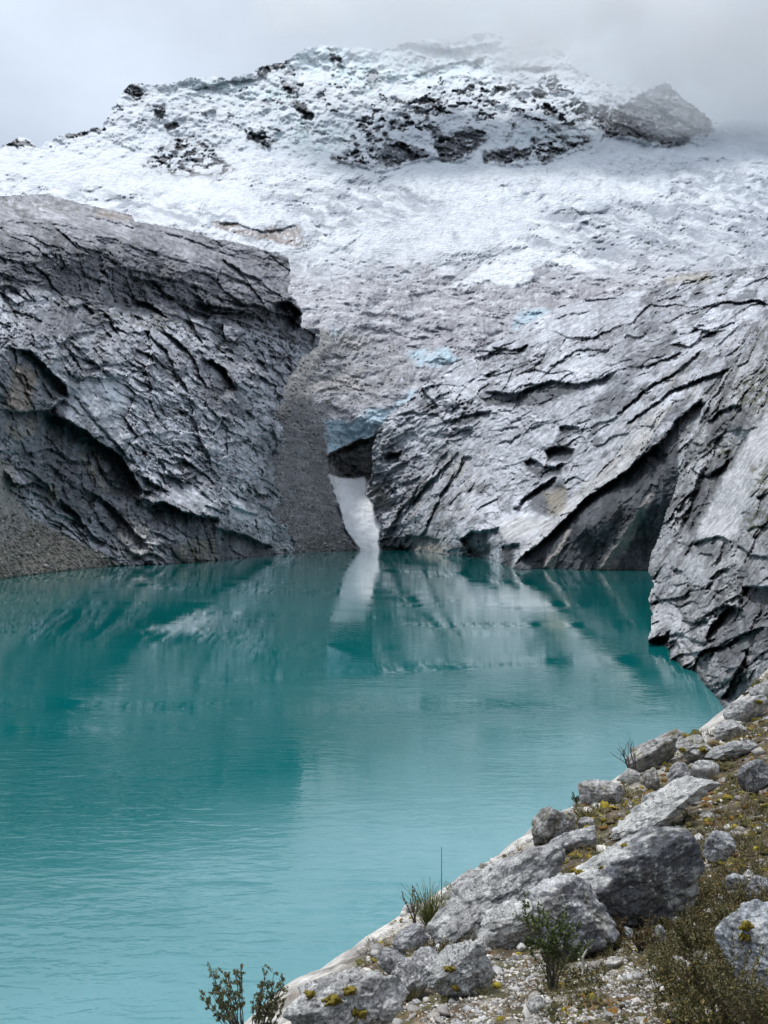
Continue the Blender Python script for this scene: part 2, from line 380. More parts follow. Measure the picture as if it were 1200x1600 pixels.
def make_back():
    x, y, q, nx, ny = grid(-200, 1400, 44, 890, 1.6)
    pts = [(-200, 900, 1250), (0, 850, 1250), (300, 860, 1200), (450, 862, 1090), (540, 862, 1256), (595, 862, 1262), (595, 900, 1262), (700, 880, 1300), (1000, 880, 1400), (1400, 880, 1400), (470, 760, 1190), (480, 640, 1290),
           (545, 748, 1372), (545, 700, 1372), (540, 655, 1352), (600, 640, 1362), (640, 760, 1340), (520, 600, 1430), (500, 530, 1500), (430, 520, 1480), (560, 500, 1640), (650, 560, 1560), (750, 500, 1680), (600, 420, 1900), (800, 430, 1880), (1000, 440, 1750),
           (1200, 420, 1650), (1400, 420, 1650), (1200, 340, 1950), (1200, 250, 2350), (1400, 250, 2400), (1000, 340, 2100), (900, 250, 2480), (600, 330, 2200), (600, 265, 2500), (300, 330, 2050), (300, 280, 2380), (0, 320, 2050), (-200, 320, 2050), (0, 245, 2420), (200, 250, 2450),
           (470, 390, 1930), (600, 200, 2650), (600, 130, 2830), (600, 70, 3000), (300, 130, 2800), (200, 180, 2680), (0, 212, 2560), (-200, 200, 2560), (900, 200, 2650), (900, 120, 2850), (1100, 190, 2640), (1100, 120, 2850), (1250, 180, 2700), (1400, 60, 3000), (1200, 60, 2950), (0, 60, 2900), (200, 600, 1400), (-200, 600, 1400), (1100, 650, 1500)]
    pts = np.array(pts, float)
    D = np.exp(tps(pts[:, :2], np.log(pts[:, 2]), 1e-4)(x, y))
    # zones
    wx = x + 10 * fbm(x / 15, y / 15, 4, 1, .65) ; wy = y + 10 * fbm(x / 15, y / 15, 4, 2, .65)
    rk = masks(wx, wy, [(1, P, 2.5) for P in ROCKS]); mot = masks(wx, wy, [(1, P, 12) for P in MOTTLE])
    tan = masks(wx, wy, [(1, P, 3) for P in TANROCK]); blue = masks(wx, wy, [(1, P, 5) for P in ICEBLUE]); ser = masks(wx, wy, [(1, P, 22) for P in SERAC])
    scr = mask(wx + 5 * fbm(x / 9, y / 9, 3, 15), wy, SCREE, 4); chu = mask(x + 1.5 * fbm(x / 8, y / 8, 2, 5), y, CHUTE, 1.5); cav = mask(x + 2 * fbm(x / 8, y / 8, 2, 9), y, CAVE, 1.5)
    drift = masks(wx, wy, [(1, P, 4) for P in DRIFT]); sandy = masks(wx, wy, [(1, P, 5) for P in SANDY])
    rock_n = fbm(x / 9, y / 9, 4, 40, .6)
    # snow lies in patches on the rock bands
    patch = sstep(-.04, .08, fbm(x / 17 + .3 * y / 17, y / 9, 5, 60, .62) - .02)
    rock = np.maximum(rk * np.maximum(patch, (1 - mot) * (1 - .85 * sstep(.16, .28, fbm((x + y) / 14, y / 6, 4, 63, .6)))), mot * (1 - rk) * sstep(.22, .28, fbm(x / 28 - .3 * y / 28, y / 14, 5, 61, .6)) * .95)
    rock *= (1 - sstep(268, 285, y))
    rock = np.maximum(rock, tan * sstep(-.15, .0, fbm(x / 7, y / 5, 3, 62) + .05))
    ribz = np.maximum(mot, .55 * mask(wx, wy, [(160, 190), (200, 130), (300, 120), (420, 110), (600, 90), (820, 70), (930, 130), (930, 215), (500, 235), (380, 200)], 20))
    rock = np.maximum(rock, ribz * (y < 262) * sstep(.56, .66, ridged((x + .55 * y) / 85, (y - .25 * x) / 55, 5, 12, .6) + .55 * fbm(x / 30, y / 15, 5, 64, .6) - .14) * .95)
    # relief
    big = 14 * fbm(x / 120, y / 70, 3, 3)
    r_rock, tone, _k = rock_relief(x, y, .35, .55, 7)
    up = 1 - sstep(235, 285, y)                      # steep upper face
    a1, b1, h1, h2, h3, e1 = facets((x + 8 * fbm(x / 30, y / 30, 2, 8)) / 26, (y + 8 * fbm(x / 30, y / 30, 2, 18)) / 15, 300)
    r_ser = 3 * (h1 - .5) + 5 * ridged(x / 26, y / 16, 4, 9, .6)
    rib = ridged((x + .55 * y) / 85, (y - .25 * x) / 55, 5, 12, .6)
    r_snow = -13 * rib + 5 * ridged((x - .5 * y) / 30, y / 22, 4, 14, .6) + 1.0 * fbm(x / 14, y / 9, 3, 13)
    r_up = r_snow * .9 + ser * r_ser * 1.2
    # crevassed ice: broken flow bands
    fl = y + 16 * fbm(x / 90, y / 60, 3, 21) + 6 * fbm(x / 22, y / 22, 2, 22)
    fx = x + 14 * fbm(x / 80, y / 60, 3, 24)
    a2, b2, g1, g2, g3, e2 = facets(fx / 15, fl / 7.5, 330)
    a3, b3, k1, k2, k3, e3 = facets(fx / 7, fl / 3.6, 340)
    brk = sstep(-.25, .25, fbm(x / 60, y / 35, 3, 26) + .1 + .5 * sstep(400, 520, y))
    fa = fx * .95 + fl * .3; fb = fl * .95 - fx * .3
    fc_ = fx * .8 - fl * .6; fd_ = fl * .8 + fx * .6; fe_ = fx * .35 + fl * .94; fg_ = fl * .35 - fx * .94
    o1 = sstep(-.12, .12, fbm(x / 75, y / 60, 2, 37)); o2 = sstep(.0, .2, fbm(x / 60, y / 70, 2, 38)) * sstep(400, 460, y)
    str_ = ridged(fa / 30, fb / 5, 4, 28, .62) * o1 + ridged(fc_ / 30, fd_ / 5, 4, 41, .62) * (1 - o1)
    str_ = str_ * (1 - o2) + ridged(fe_ / 34, fg_ / 6, 4, 42, .62) * o2
    r_ice = 11 * ridged(fx / 60, fl / 26, 3, 23) + brk * (5.0 * str_ + 1.8 * ridged(fx / 9, fl / 6, 3, 29, .6)) + 1.6 * str_ + .8 * fbm(x / 8, y / 5, 3, 27)
    G1 = masks(wx, wy, [(1, P, 16) for P in [[(560, 470), (650, 425), (760, 445), (860, 420), (960, 440), (1010, 450), (900, 480), (800, 520), (700, 545), (600, 545), (540, 520)], [(860, 350), (900, 325), (960, 312), (1030, 322), (1090, 350), (1120, 400), (1010, 412), (930, 395)], [(560, 285), (640, 290), (700, 320), (640, 350), (540, 340), (500, 310)], [(1040, 260), (1120, 250), (1220, 270), (1220, 400), (1110, 380), (1060, 320)]]])
    L1 = masks(wx, wy, [(1, P, 10) for P in [[(560, 330), (660, 300), (760, 290), (860, 320), (820, 370), (720, 400), (620, 420), (560, 400)], [(860, 290), (960, 280), (1040, 300), (1010, 316), (900, 318), (850, 340)], [(0, 236), (200, 240), (300, 285), (420, 300), (400, 330), (240, 300), (0, 262)], [(600, 266), (700, 255), (860, 262), (1000, 235), (1060, 240), (980, 262), (800, 285), (640, 290)]]])
    r = big * 1.5 + up * (r_up * 1.4 * (1 - rock) + rock * (r_rock * 1.5 + 1.5)) + (1 - up) * (r_ice * (1 - .6 * drift) * (1 - .65 * np.clip(L1 + sstep(330, 250, y) * .5, 0, 1)))
    r = r + (1 - up) * (9 * ridged((x + .8 * y) / 80, (y - .15 * x) / 34, 4, 36, .6) * (.4 + .6 * G1) * (1 - .7 * L1))
    # rock relief / scree / chute / cave
    r_scr = 7 * fbm(x / 26, y / 20, 5, 31, .6) - 1.6 * np.abs(fbm(x / 5, y / 4, 2, 35)) + 1.6 * ridged(x / 26, (y - .25 * x) / 7, 3, 32) * sstep(840, 720, y)
    rr2, t2, _k = rock_relief(x, y, .12, .5, 77)
    r = r * (1 - scr) + scr * r_scr
    r = r * (1 - chu) + chu * (.6 * fbm(x / 8, y / 20, 3, 33) - 3)
    r = r * (1 - cav) + cav * (rr2 * .8 + 14 * sstep(680, 730, y))
    for st in [('o', [(508, 712), (530, 701), (555, 689), (582, 683), (592, 672)], 16, 26), ('o', [(600, 664), (625, 640), (648, 622)], 9, 12), ('o', [(512, 738), (530, 744), (575, 744)], 3, -8),
               ('o', [(510, 243), (560, 256), (600, 265), (640, 252), (674, 243), (715, 250), (755, 228)], 6, -10), ('o', [(755, 252), (800, 255), (850, 252), (922, 224)], 6, -8), ('o', [(940, 218), (968, 211), (1036, 226), (1100, 212)], 6, -10),
               ('o', [(330, 346), (370, 349), (410, 362), (470, 352)], 8, 7), ('o', [(580, 76), (640, 66), (700, 78), (790, 64)], 26, 10), ('o', [(490, 612), (540, 602), (575, 612)], 10, 5), ('c', [(455, 470), (470, 520)], 10, 12),
               ('o', [(640, 120), (700, 100), (760, 92)], 22, 9), ('o', [(300, 140), (360, 126), (400, 124)], 22, 9)]:
        r = r + stroke(wx * .5 + x * .5, wy * .5 + y * .5, *st)
    D = D * (1 + r / F)
    V = to3(x, y, D)
    # colour
    snow = np.array((.66, .70, .75)); n = len(x)
    c = np.ones((n, 3)) * snow
    dirt = np.clip(sstep(385, 470, y + 30 * fbm(x / 70, y / 40, 3, 51)) * .85 + .22 * sstep(300, 420, y), 0, 1)
    rgt = sstep(930, 1100, x) * sstep(280, 400, y)
    lump = sstep(-.12, .22, fbm(fx / 44, fl / 15, 5, 52, .65)) * (.35 + .65 * brk)
    grey = np.clip(lump * sstep(250, 320, y) * .9 + rgt * .35, 0, 1)
    grey = np.clip(grey * (1 - .75 * L1) + .75 * G1 * sstep(-.3, .1, fbm(fx / 30, fl / 9, 4, 59, .6)), 0, 1)
    c = mixc(c, (.30, .335, .385), grey * (1 - up))
    bd = fbm((fx + .35 * fl) / 130, (fl - .28 * fx) / 11, 4, 43, .55); c = mixc(c, (.27, .30, .345), (1 - up) * (1 - L1) * sstep(.10, .28, bd) * .6 * sstep(270, 320, y)); c = mixc(c, (.70, .73, .77), (1 - up) * sstep(-.08, -.26, bd) * .6 * sstep(520, 400, y))
    c = mixc(c, (.40, .395, .425), dirt * (.75 + .25 * sstep(-.3, .3, fbm(fx / 20, fl / 8, 4, 53))))
    c = mixc(c, (.23, .225, .25), dirt * sstep(.0, .35, fbm(fx / 30, fl / 9, 4, 54, .6) + .2 * G1 + .15 * sstep(480, 560, y)) * .85)
    vein = sstep(.25, -.3, str_) * (.25 + .75 * brk) * (1 - up)
    c = mixc(c, (.21, .24, .28), vein * .62 * (1 - .35 * dirt))
    c = mixc(c, (.62, .65, .70), sstep(.45, .8, str_) * dirt * .35)
    c = mixc(c, (.75, .77, .80), dirt * sstep(.12, .3, fbm(fx / 26, fl / 7, 4, 57, .6)) * sstep(600, 440, y) * .6)
    c = mixc(c, (.70, .73, .77), drift * (1 - .35 * sstep(0, .3, fbm(x / 9, y / 7, 3, 58))))
    c = mixc(c, (.60, .72, .74), ser * .75 * sstep(-.3, .2, fbm(x / 20, y / 14, 3, 55)) * up)
    c = mixc(c, (.42, .56, .64), blue * (.75 + .25 * (h2 > .5)) * .9)
    c = mixc(c, (.38, .36, .34), sandy * .6)
    dark = np.array((.13, .135, .15)); rc = dark[None] * (1 + .8 * tone[:, None] + .5 * rock_n[:, None])
    rc = np.clip(rc + tan[:, None] * np.array((.16, .12, .09)), 0.02, 1)
    c = c * (1 - rock[:, None]) + rc * rock[:, None]
    mor = mask(wx + 8 * fbm(x / 14, y / 14, 3, 16), wy, [(400, 560), (470, 500), (560, 525), (640, 540), (640, 600), (560, 640), (500, 655), (440, 700)], 16)
    c = mixc(c, (.20, .20, .205), mor * .75 * sstep(-.35, .1, fbm(x / 22, (y - .2 * x) / 6, 4, 74, .6)))
    sn = fbm(x / 14, y / 10, 4, 71)
    sc_c = np.array((.16, .162, .17))[None] * (1 + .5 * sn[:, None]) + np.array((.09, .085, .08))[None] * sstep(.0, .5, fbm(x / 30, (y - .3 * x) / 6, 3, 72))[:, None] * 1.3 + (np.array((.07, .068, .06))[None] * sstep(640, 540, y)[:, None]) + .12 * np.maximum(0, fbm(x / 4, y / 3, 3, 75))[:, None]
    c = c * (1 - scr[:, None]) + sc_c * scr[:, None]
    cv = np.array((.13, .125, .125))[None] * (1 + .9 * t2[:, None]); c = c * (1 - cav[:, None]) + cv * cav[:, None]
    cc = np.array((.80, .82, .85))[None] * np.ones((n, 1)); cc = mixc(cc * (1 - .12 * np.maximum(0, fbm(x / 7, y / 16, 4, 78))[:, None]), (.42, .40, .38), sstep(9, 0, x - (520 + (y - 745) * .17)) * .5 * sstep(-.4, .2, fbm(x / 6, y / 9, 3, 73) + .1))
    c = c * (1 - chu[:, None]) + cc * chu[:, None]
    c = np.clip(c, .01, .9)
    # cut out
    sdm = poly_sd(x + 5 * fbm(x / 12, y / 12, 3, 83), y + 7.0 * fbm(x / 16, y / 16, 4, 81, .6) + 8 * fbm(x / 50, y / 50, 2, 82), MTN)
    hid = (x < 300) & (y > 520) | (x > 900) & (y > 620) | (x > 700) & (y > 760)
    keep = (sdm > 0) & ~hid
    fk = keep[q].all(1)
    fy = y[q].mean(1); fs = scr[q].mean(1); fc = chu[q].mean(1); fca = cav[q].mean(1)
    cl = np.where(fc > .5, 3, np.where(fca > .5, 4, np.where(fs > .5, 2, np.where(fy < 262 + 10 * np.sin(x[q].mean(1) / 90), 0, 1))))
    defs = [('snow_mountain', M_far, 'snow covered mountain face with dark rock bands rising into cloud', 'mountain'), ('glacier', M_ice, 'broad crevassed glacier, white above and grey with grit below', 'glacier'),
            ('scree_slope', M_scree, 'dark grey scree gully beside the snow tongue at the head of the lake', 'scree'), ('snow_tongue', M_far, 'bright snow tongue running down to the far end of the lake', 'snow patch'), ('rock_wall', M_cliff, 'brown rock wall under the blue ice front above the snow tongue', 'rock wall')]
    for i, (nm, mt, lb, ct) in enumerate(defs):
        o = emit(nm, V, q, fk & (cl == i), mt, c, smooth=(i in (0, 3))); tag(o, lb, ct, kind='structure')
    return V, scr * (1 - chu) * keep, mor * keep
BV = make_back()

# ------------------------------------------------------------------ left cliffs
def make_left():
    x, y, q, nx, ny = grid(-190, 560, 290, 980, 1.35)
    W = [(-190, 990, 168), (0, 905, 386), (60, 897, 441), (130, 889, 513), (170, 885, 558), (250, 882, 598), (330, 876, 698), (400, 870, 837), (440, 865, 1000), (480, 863, 1090), (560, 862, 1140)]
    pts = [(a, b, d) for a, b, d in W] + [(a, b + 60, d) for a, b, d in W]
    pts += [(-190, 820, 205), (-190, 560, 330), (-190, 430, 480), (-190, 300, 650), (0, 800, 425), (0, 700, 455), (0, 600, 470), (0, 520, 520), (0, 462, 600), (0, 400, 640), (0, 350, 760), (0, 300, 900), (80, 840, 500), (100, 700, 545), (100, 600, 570), (100, 510, 640), (100, 465, 720), (100, 400, 760), (100, 330, 950),
            (200, 800, 600), (200, 700, 630), (200, 600, 700), (200, 520, 790), (200, 488, 880), (200, 420, 910), (200, 345, 1080), (300, 820, 640), (300, 760, 700), (300, 650, 790), (300, 550, 900), (300, 500, 1000), (300, 440, 1030), (300, 370, 1180), (400, 820, 860), (400, 700, 940), (400, 600, 1030), (400, 530, 1120), (400, 460, 1160), (400, 400, 1290),
            (450, 640, 1150), (450, 760, 1060), (450, 540, 1230), (465, 400, 1400), (470, 490, 1260), (560, 400, 1500), (560, 600, 1400), (560, 290, 1800), (300, 290, 1700), (100, 290, 1300)]
    pts = np.array(pts, float)
    D = np.exp(tps(pts[:, :2], np.log(pts[:, 2]), 1e-4)(x, y))
    wx = x + 4 * fbm(x / 14, y / 14, 3, 101); wy = y + 4 * fbm(x / 14, y / 14, 3, 102)
    ridge_line = np.interp(x, [-190, 0, 60, 110, 185, 230, 290, 340, 400, 430, 560], [440, 452, 455, 466, 482, 492, 497, 505, 520, 525, 560])
    upper = sstep(6, -6, wy - ridge_line)
    smooth = masks(wx, wy, [(1, P, 8) for P in [[(110, 612), (150, 590), (200, 590), (205, 640), (180, 650), (215, 690), (170, 700), (130, 665), (90, 650)], [(0, 312), (150, 330), (300, 375), (420, 430), (450, 460), (350, 425), (230, 385), (100, 350), (0, 345)],
                                                 [(245, 770), (300, 760), (340, 790), (300, 800), (250, 785)], [(355, 770), (390, 790), (430, 800), (400, 812), (360, 800)]]])
    ra, ta, ka = rock_relief(x, y, .30, 1.0, 110, .34, ((90, 30, 6), (40, 14, 3), (16, 7, 1.5), (7, 4, .7), (4.2, 2.8, .4)))
    rb, tb, kb = rock_relief(x, y, .62, 1.0, 120, .62)
    rc_, tcn, kc = rock_relief(x, y, 1.2, .9, 130, .35, ((60, 20, 7), (25, 11, 3), (11, 6, 1.5), (6, 3.5, .7)))
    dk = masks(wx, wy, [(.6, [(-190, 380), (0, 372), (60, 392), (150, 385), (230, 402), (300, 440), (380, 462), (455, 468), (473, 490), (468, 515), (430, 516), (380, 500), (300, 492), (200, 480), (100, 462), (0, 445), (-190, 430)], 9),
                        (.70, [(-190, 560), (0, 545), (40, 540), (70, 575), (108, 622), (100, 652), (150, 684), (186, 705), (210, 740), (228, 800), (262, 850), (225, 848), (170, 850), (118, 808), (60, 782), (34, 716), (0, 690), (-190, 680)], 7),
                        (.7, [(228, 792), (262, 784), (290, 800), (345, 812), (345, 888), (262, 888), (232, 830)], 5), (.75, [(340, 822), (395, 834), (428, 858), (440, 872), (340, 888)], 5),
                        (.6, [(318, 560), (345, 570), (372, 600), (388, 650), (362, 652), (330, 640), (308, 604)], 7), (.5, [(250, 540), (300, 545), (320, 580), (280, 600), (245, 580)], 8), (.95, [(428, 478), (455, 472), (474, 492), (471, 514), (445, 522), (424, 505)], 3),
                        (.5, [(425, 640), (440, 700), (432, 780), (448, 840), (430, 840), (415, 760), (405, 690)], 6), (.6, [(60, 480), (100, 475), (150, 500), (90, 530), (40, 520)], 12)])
    fracz = sstep(.3, .6, dk) * (1 - upper)
    r = upper * (ra + 1.2 * sstep(.3, .6, dk) * rc_ * .5) + (1 - upper) * (rb * (1 - .55 * fracz) + fracz * rc_ * .6)
    tone = upper * ta + (1 - upper) * tb; crk = (upper * ka + (1 - upper) * kb) * (1 - .6 * smooth)
    r *= (1 - .72 * smooth)
    r += 16 * fbm(x / 95, y / 95, 3, 104)
    r = r + 6 * ridged((x * .8 + y * .6) / 60, (y * .8 - x * .6) / 22, 3, 105) * (1 - smooth)
    talus = mask(wx, wy, [(-190, 700), (0, 705), (18, 770), (45, 808), (96, 836), (168, 868), (182, 886), (160, 900), (100, 960), (-190, 1000)], 5)
    r = r * (1 - talus) + talus * (3 * fbm(x / 22, y / 14, 4, 106) + 2.0 * np.maximum(0, fbm(x / 5, y / 4, 2, 107)) * -2)
    for st in [('o', [(62, 640), (100, 655), (130, 670), (162, 694), (190, 712), (208, 740), (226, 778)], 60, 44), ('o', [(20, 545), (50, 548), (75, 575), (100, 600), (108, 622)], 40, 30), ('o', [(0, 640), (40, 644), (75, 640), (105, 620)], 30, 22),
               ('o', [(226, 788), (258, 783), (285, 798), (315, 806), (345, 808)], 55, 40), ('o', [(338, 826), (370, 832), (398, 842), (428, 855)], 42, 30), ('o', [(92, 778), (118, 800), (145, 836), (168, 852)], 26, 20), ('o', [(140, 765), (175, 790), (210, 830), (232, 850)], 22, 18),
               ('o', [(255, 738), (288, 752), (308, 742)], 22, 18), ('c', [(110, 612), (138, 648), (158, 672), (185, 700)], 4, 12), ('c', [(157, 622), (200, 634), (205, 655)], 3, 6), ('o', [(110, 600), (140, 588), (175, 592), (205, 588)], 10, 9),
               ('o', [(345, 402), (365, 415), (385, 428), (412, 438)], 9, 12), ('o', [(255, 362), (300, 376), (345, 392)], 8, 8), ('o', [(115, 378), (135, 388), (165, 396)], 8, 9), ('o', [(0, 345), (60, 348), (120, 352)], 6, 5), ('o', [(70, 318), (100, 330), (95, 328)], 8, 5),
               ('o', [(130, 335), (190, 350), (215, 358)], 7, 7), ('o', [(200, 430), (240, 440), (275, 470)], 16, 14), ('o', [(300, 470), (340, 478), (400, 490)], 20, 16), ('o', [(425, 472), (450, 470), (474, 492)], 34, 30),
               ('o', [(310, 560), (330, 562), (350, 575), (372, 612)], 36, 30), ('o', [(90, 540), (120, 520), (150, 518)], 12, 12), ('o', [(100, 480), (130, 475), (150, 490)], 16, 14), ('o', [(230, 520), (260, 545), (275, 580), (280, 610)], 18, 14), ('o', [(130, 580), (160, 570), (190, 568), (215, 580)], 12, 10),
               ('o', [(170, 505), (200, 520), (235, 517)], 10, 9), ('o', [(400, 560), (420, 570), (440, 565)], 14, 14), ('o', [(380, 640), (400, 650), (425, 640)], 14, 12), ('o', [(270, 710), (300, 725), (320, 740), (340, 760)], 12, 12), ('o', [(350, 700), (370, 690), (395, 688)], 10, 10),
               ('o', [(235, 690), (262, 702), (275, 720)], 10, 9), ('o', [(190, 690), (215, 680), (240, 675)], 9, 9), ('o', [(360, 790), (385, 800), (405, 805)], 14, 14), ('c', [(405, 680), (425, 700), (428, 740), (438, 770)], 8, 14), ('o', [(35, 710), (80, 700), (110, 720)], 14, 9), ('o', [(85, 720), (115, 722), (145, 720)], 12, 9),
               ('c', [(155, 720), (160, 745), (175, 760), (188, 785)], 4, 8), ('o', [(0, 482), (40, 490), (70, 505)], 12, 10), ('r', [(0, 505), (40, 512), (70, 535), (100, 560), (115, 590)], 10, 6)]:
        r = r + 1.2 * stroke(wx, wy, st[0], st[1], st[2] * 1.2, st[3])
    D = D * (1 + r / F)
    V = to3(x, y, D)
    n = len(x)
    c = np.array(GREY)[None] * (1 + .55 * tone[:, None] + .25 * fbm(x / 30, y / 30, 4, 140)[:, None])
    c = mixc(c, (.08, .085, .095), .55 * (1 - smooth) * sstep(.08, .28, fbm(x / 34, y / 30, 5, 149, .62)))
    c = c * np.where(upper[:, None] > .5, np.array((.74, .72, .72)), 1.0)
    c = c * (1 + .22 * smooth[:, None])
    c = mixc(c, (.05, .052, .055), np.clip(crk, 0, 1) * .75)
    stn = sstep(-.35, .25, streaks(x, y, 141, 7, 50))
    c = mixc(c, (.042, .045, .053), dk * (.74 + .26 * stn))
    yel = masks(wx, wy, [(.8, P, 4) for P in [[(115, 708), (150, 700), (160, 720), (130, 725)], [(130, 725), (155, 722), (165, 755), (185, 775), (165, 770), (145, 745)], [(5, 660), (35, 655), (55, 650), (55, 680), (20, 690)], [(70, 760), (92, 760), (90, 785), (70, 780)],
                                               [(280, 850), (335, 840), (340, 885), (275, 885)]]])
    c = mixc(c, (.26, .23, .16), yel * .7 * sstep(-.3, .2, streaks(x, y, 142, 5, 25)))
    pale = masks(wx, wy, [(.8, P, 5) for P in [[(190, 810), (225, 820), (262, 870), (240, 886), (200, 888), (170, 886)], [(425, 845), (440, 850), (455, 870), (430, 870)]]])
    c = mixc(c, (.36, .34, .32), pale * sstep(-.2, .15, streaks(x, y, 143, 4, 20)))
    veg = masks(wx, wy, [(1, P, 7) for P in [[(130, 465), (200, 482), (300, 498), (330, 505), (300, 520), (200, 515), (140, 495)], [(0, 308), (60, 312), (180, 330), (200, 340), (100, 335), (0, 325)]]])
    c = mixc(c, (.12, .125, .085), veg * .6 * sstep(0, .25, fbm(x / 9, y / 5, 4, 144)))
    rust = masks(wx, wy, [(1, P, 6) for P in [[(150, 328), (205, 338), (200, 346), (150, 338)], [(20, 570), (60, 580), (50, 640), (10, 640)]]])
    c = mixc(c, (.24, .18, .12), rust * .5)
    fold = np.exp(-(np.abs(perlin((x - y) / 26 + fbm(x / 20, y / 20, 2, 145), (x + y) / 70, 146)) / .04) ** 2)
    c = mixc(c, (.42, .42, .44), fold * .35 * (1 - dk))
    tal = np.array((.21, .195, .165))[None] * (1 + .5 * fbm(x / 8, y / 6, 4, 147)[:, None]) ; c = c * (1 - talus[:, None]) + tal * talus[:, None]
    outc = mask(wx, wy, [(-60, 735), (20, 720), (30, 790), (50, 820), (20, 850), (-60, 850)], 5); c = mixc(c, (.27, .26, .25), outc * .9)
    c = np.clip(c, .02, .6)
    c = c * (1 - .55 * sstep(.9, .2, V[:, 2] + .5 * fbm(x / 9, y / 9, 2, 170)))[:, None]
    SIL = [(-260, 305), (0, 306), (40, 304), (75, 302), (85, 306), (150, 322), (205, 335), (212, 345), (260, 353), (300, 360), (330, 372), (370, 378), (400, 386), (452, 402), (455, 440), (450, 455), (462, 468), (474, 488), (472, 512), (500, 512), (500, 540), (474, 558), (452, 590), (446, 620), (434, 650), (446, 690), (428, 724), (440, 770), (432, 800), (456, 838), (462, 866), (462, 990), (-260, 990)]
    sd_ = poly_sd(wx * .6 + x * .4 + sstep(520, 580, y) * 20 * fbm(x / 26, y / 22, 4, 160, .65), wy * .6 + y * .4, SIL)
    keep = (sd_ > 0) & (V[:, 2] > -14)
    fk = keep[q].all(1)
    fu = upper[q].mean(1) > .5; ft = talus[q].mean(1) > .5
    o = emit('rock_ridge', V, q, fk & fu & ~ft, M_cliff, c); tag(o, 'dark grey rock ridge sloping right below the glacier, left side', 'cliff', kind='structure')
    o = emit('rock_crag', V, q, fk & ~fu & ~ft, M_cliff, c); tag(o, 'broken grey crag dropping to the lake on the left', 'cliff', kind='structure')
    o = emit('talus', V, q, fk & ft, M_scree, c); tag(o, 'brown talus fan of loose stones at the left edge of the lake', 'talus', kind='structure')
    return V, talus, keep
LV = make_left()

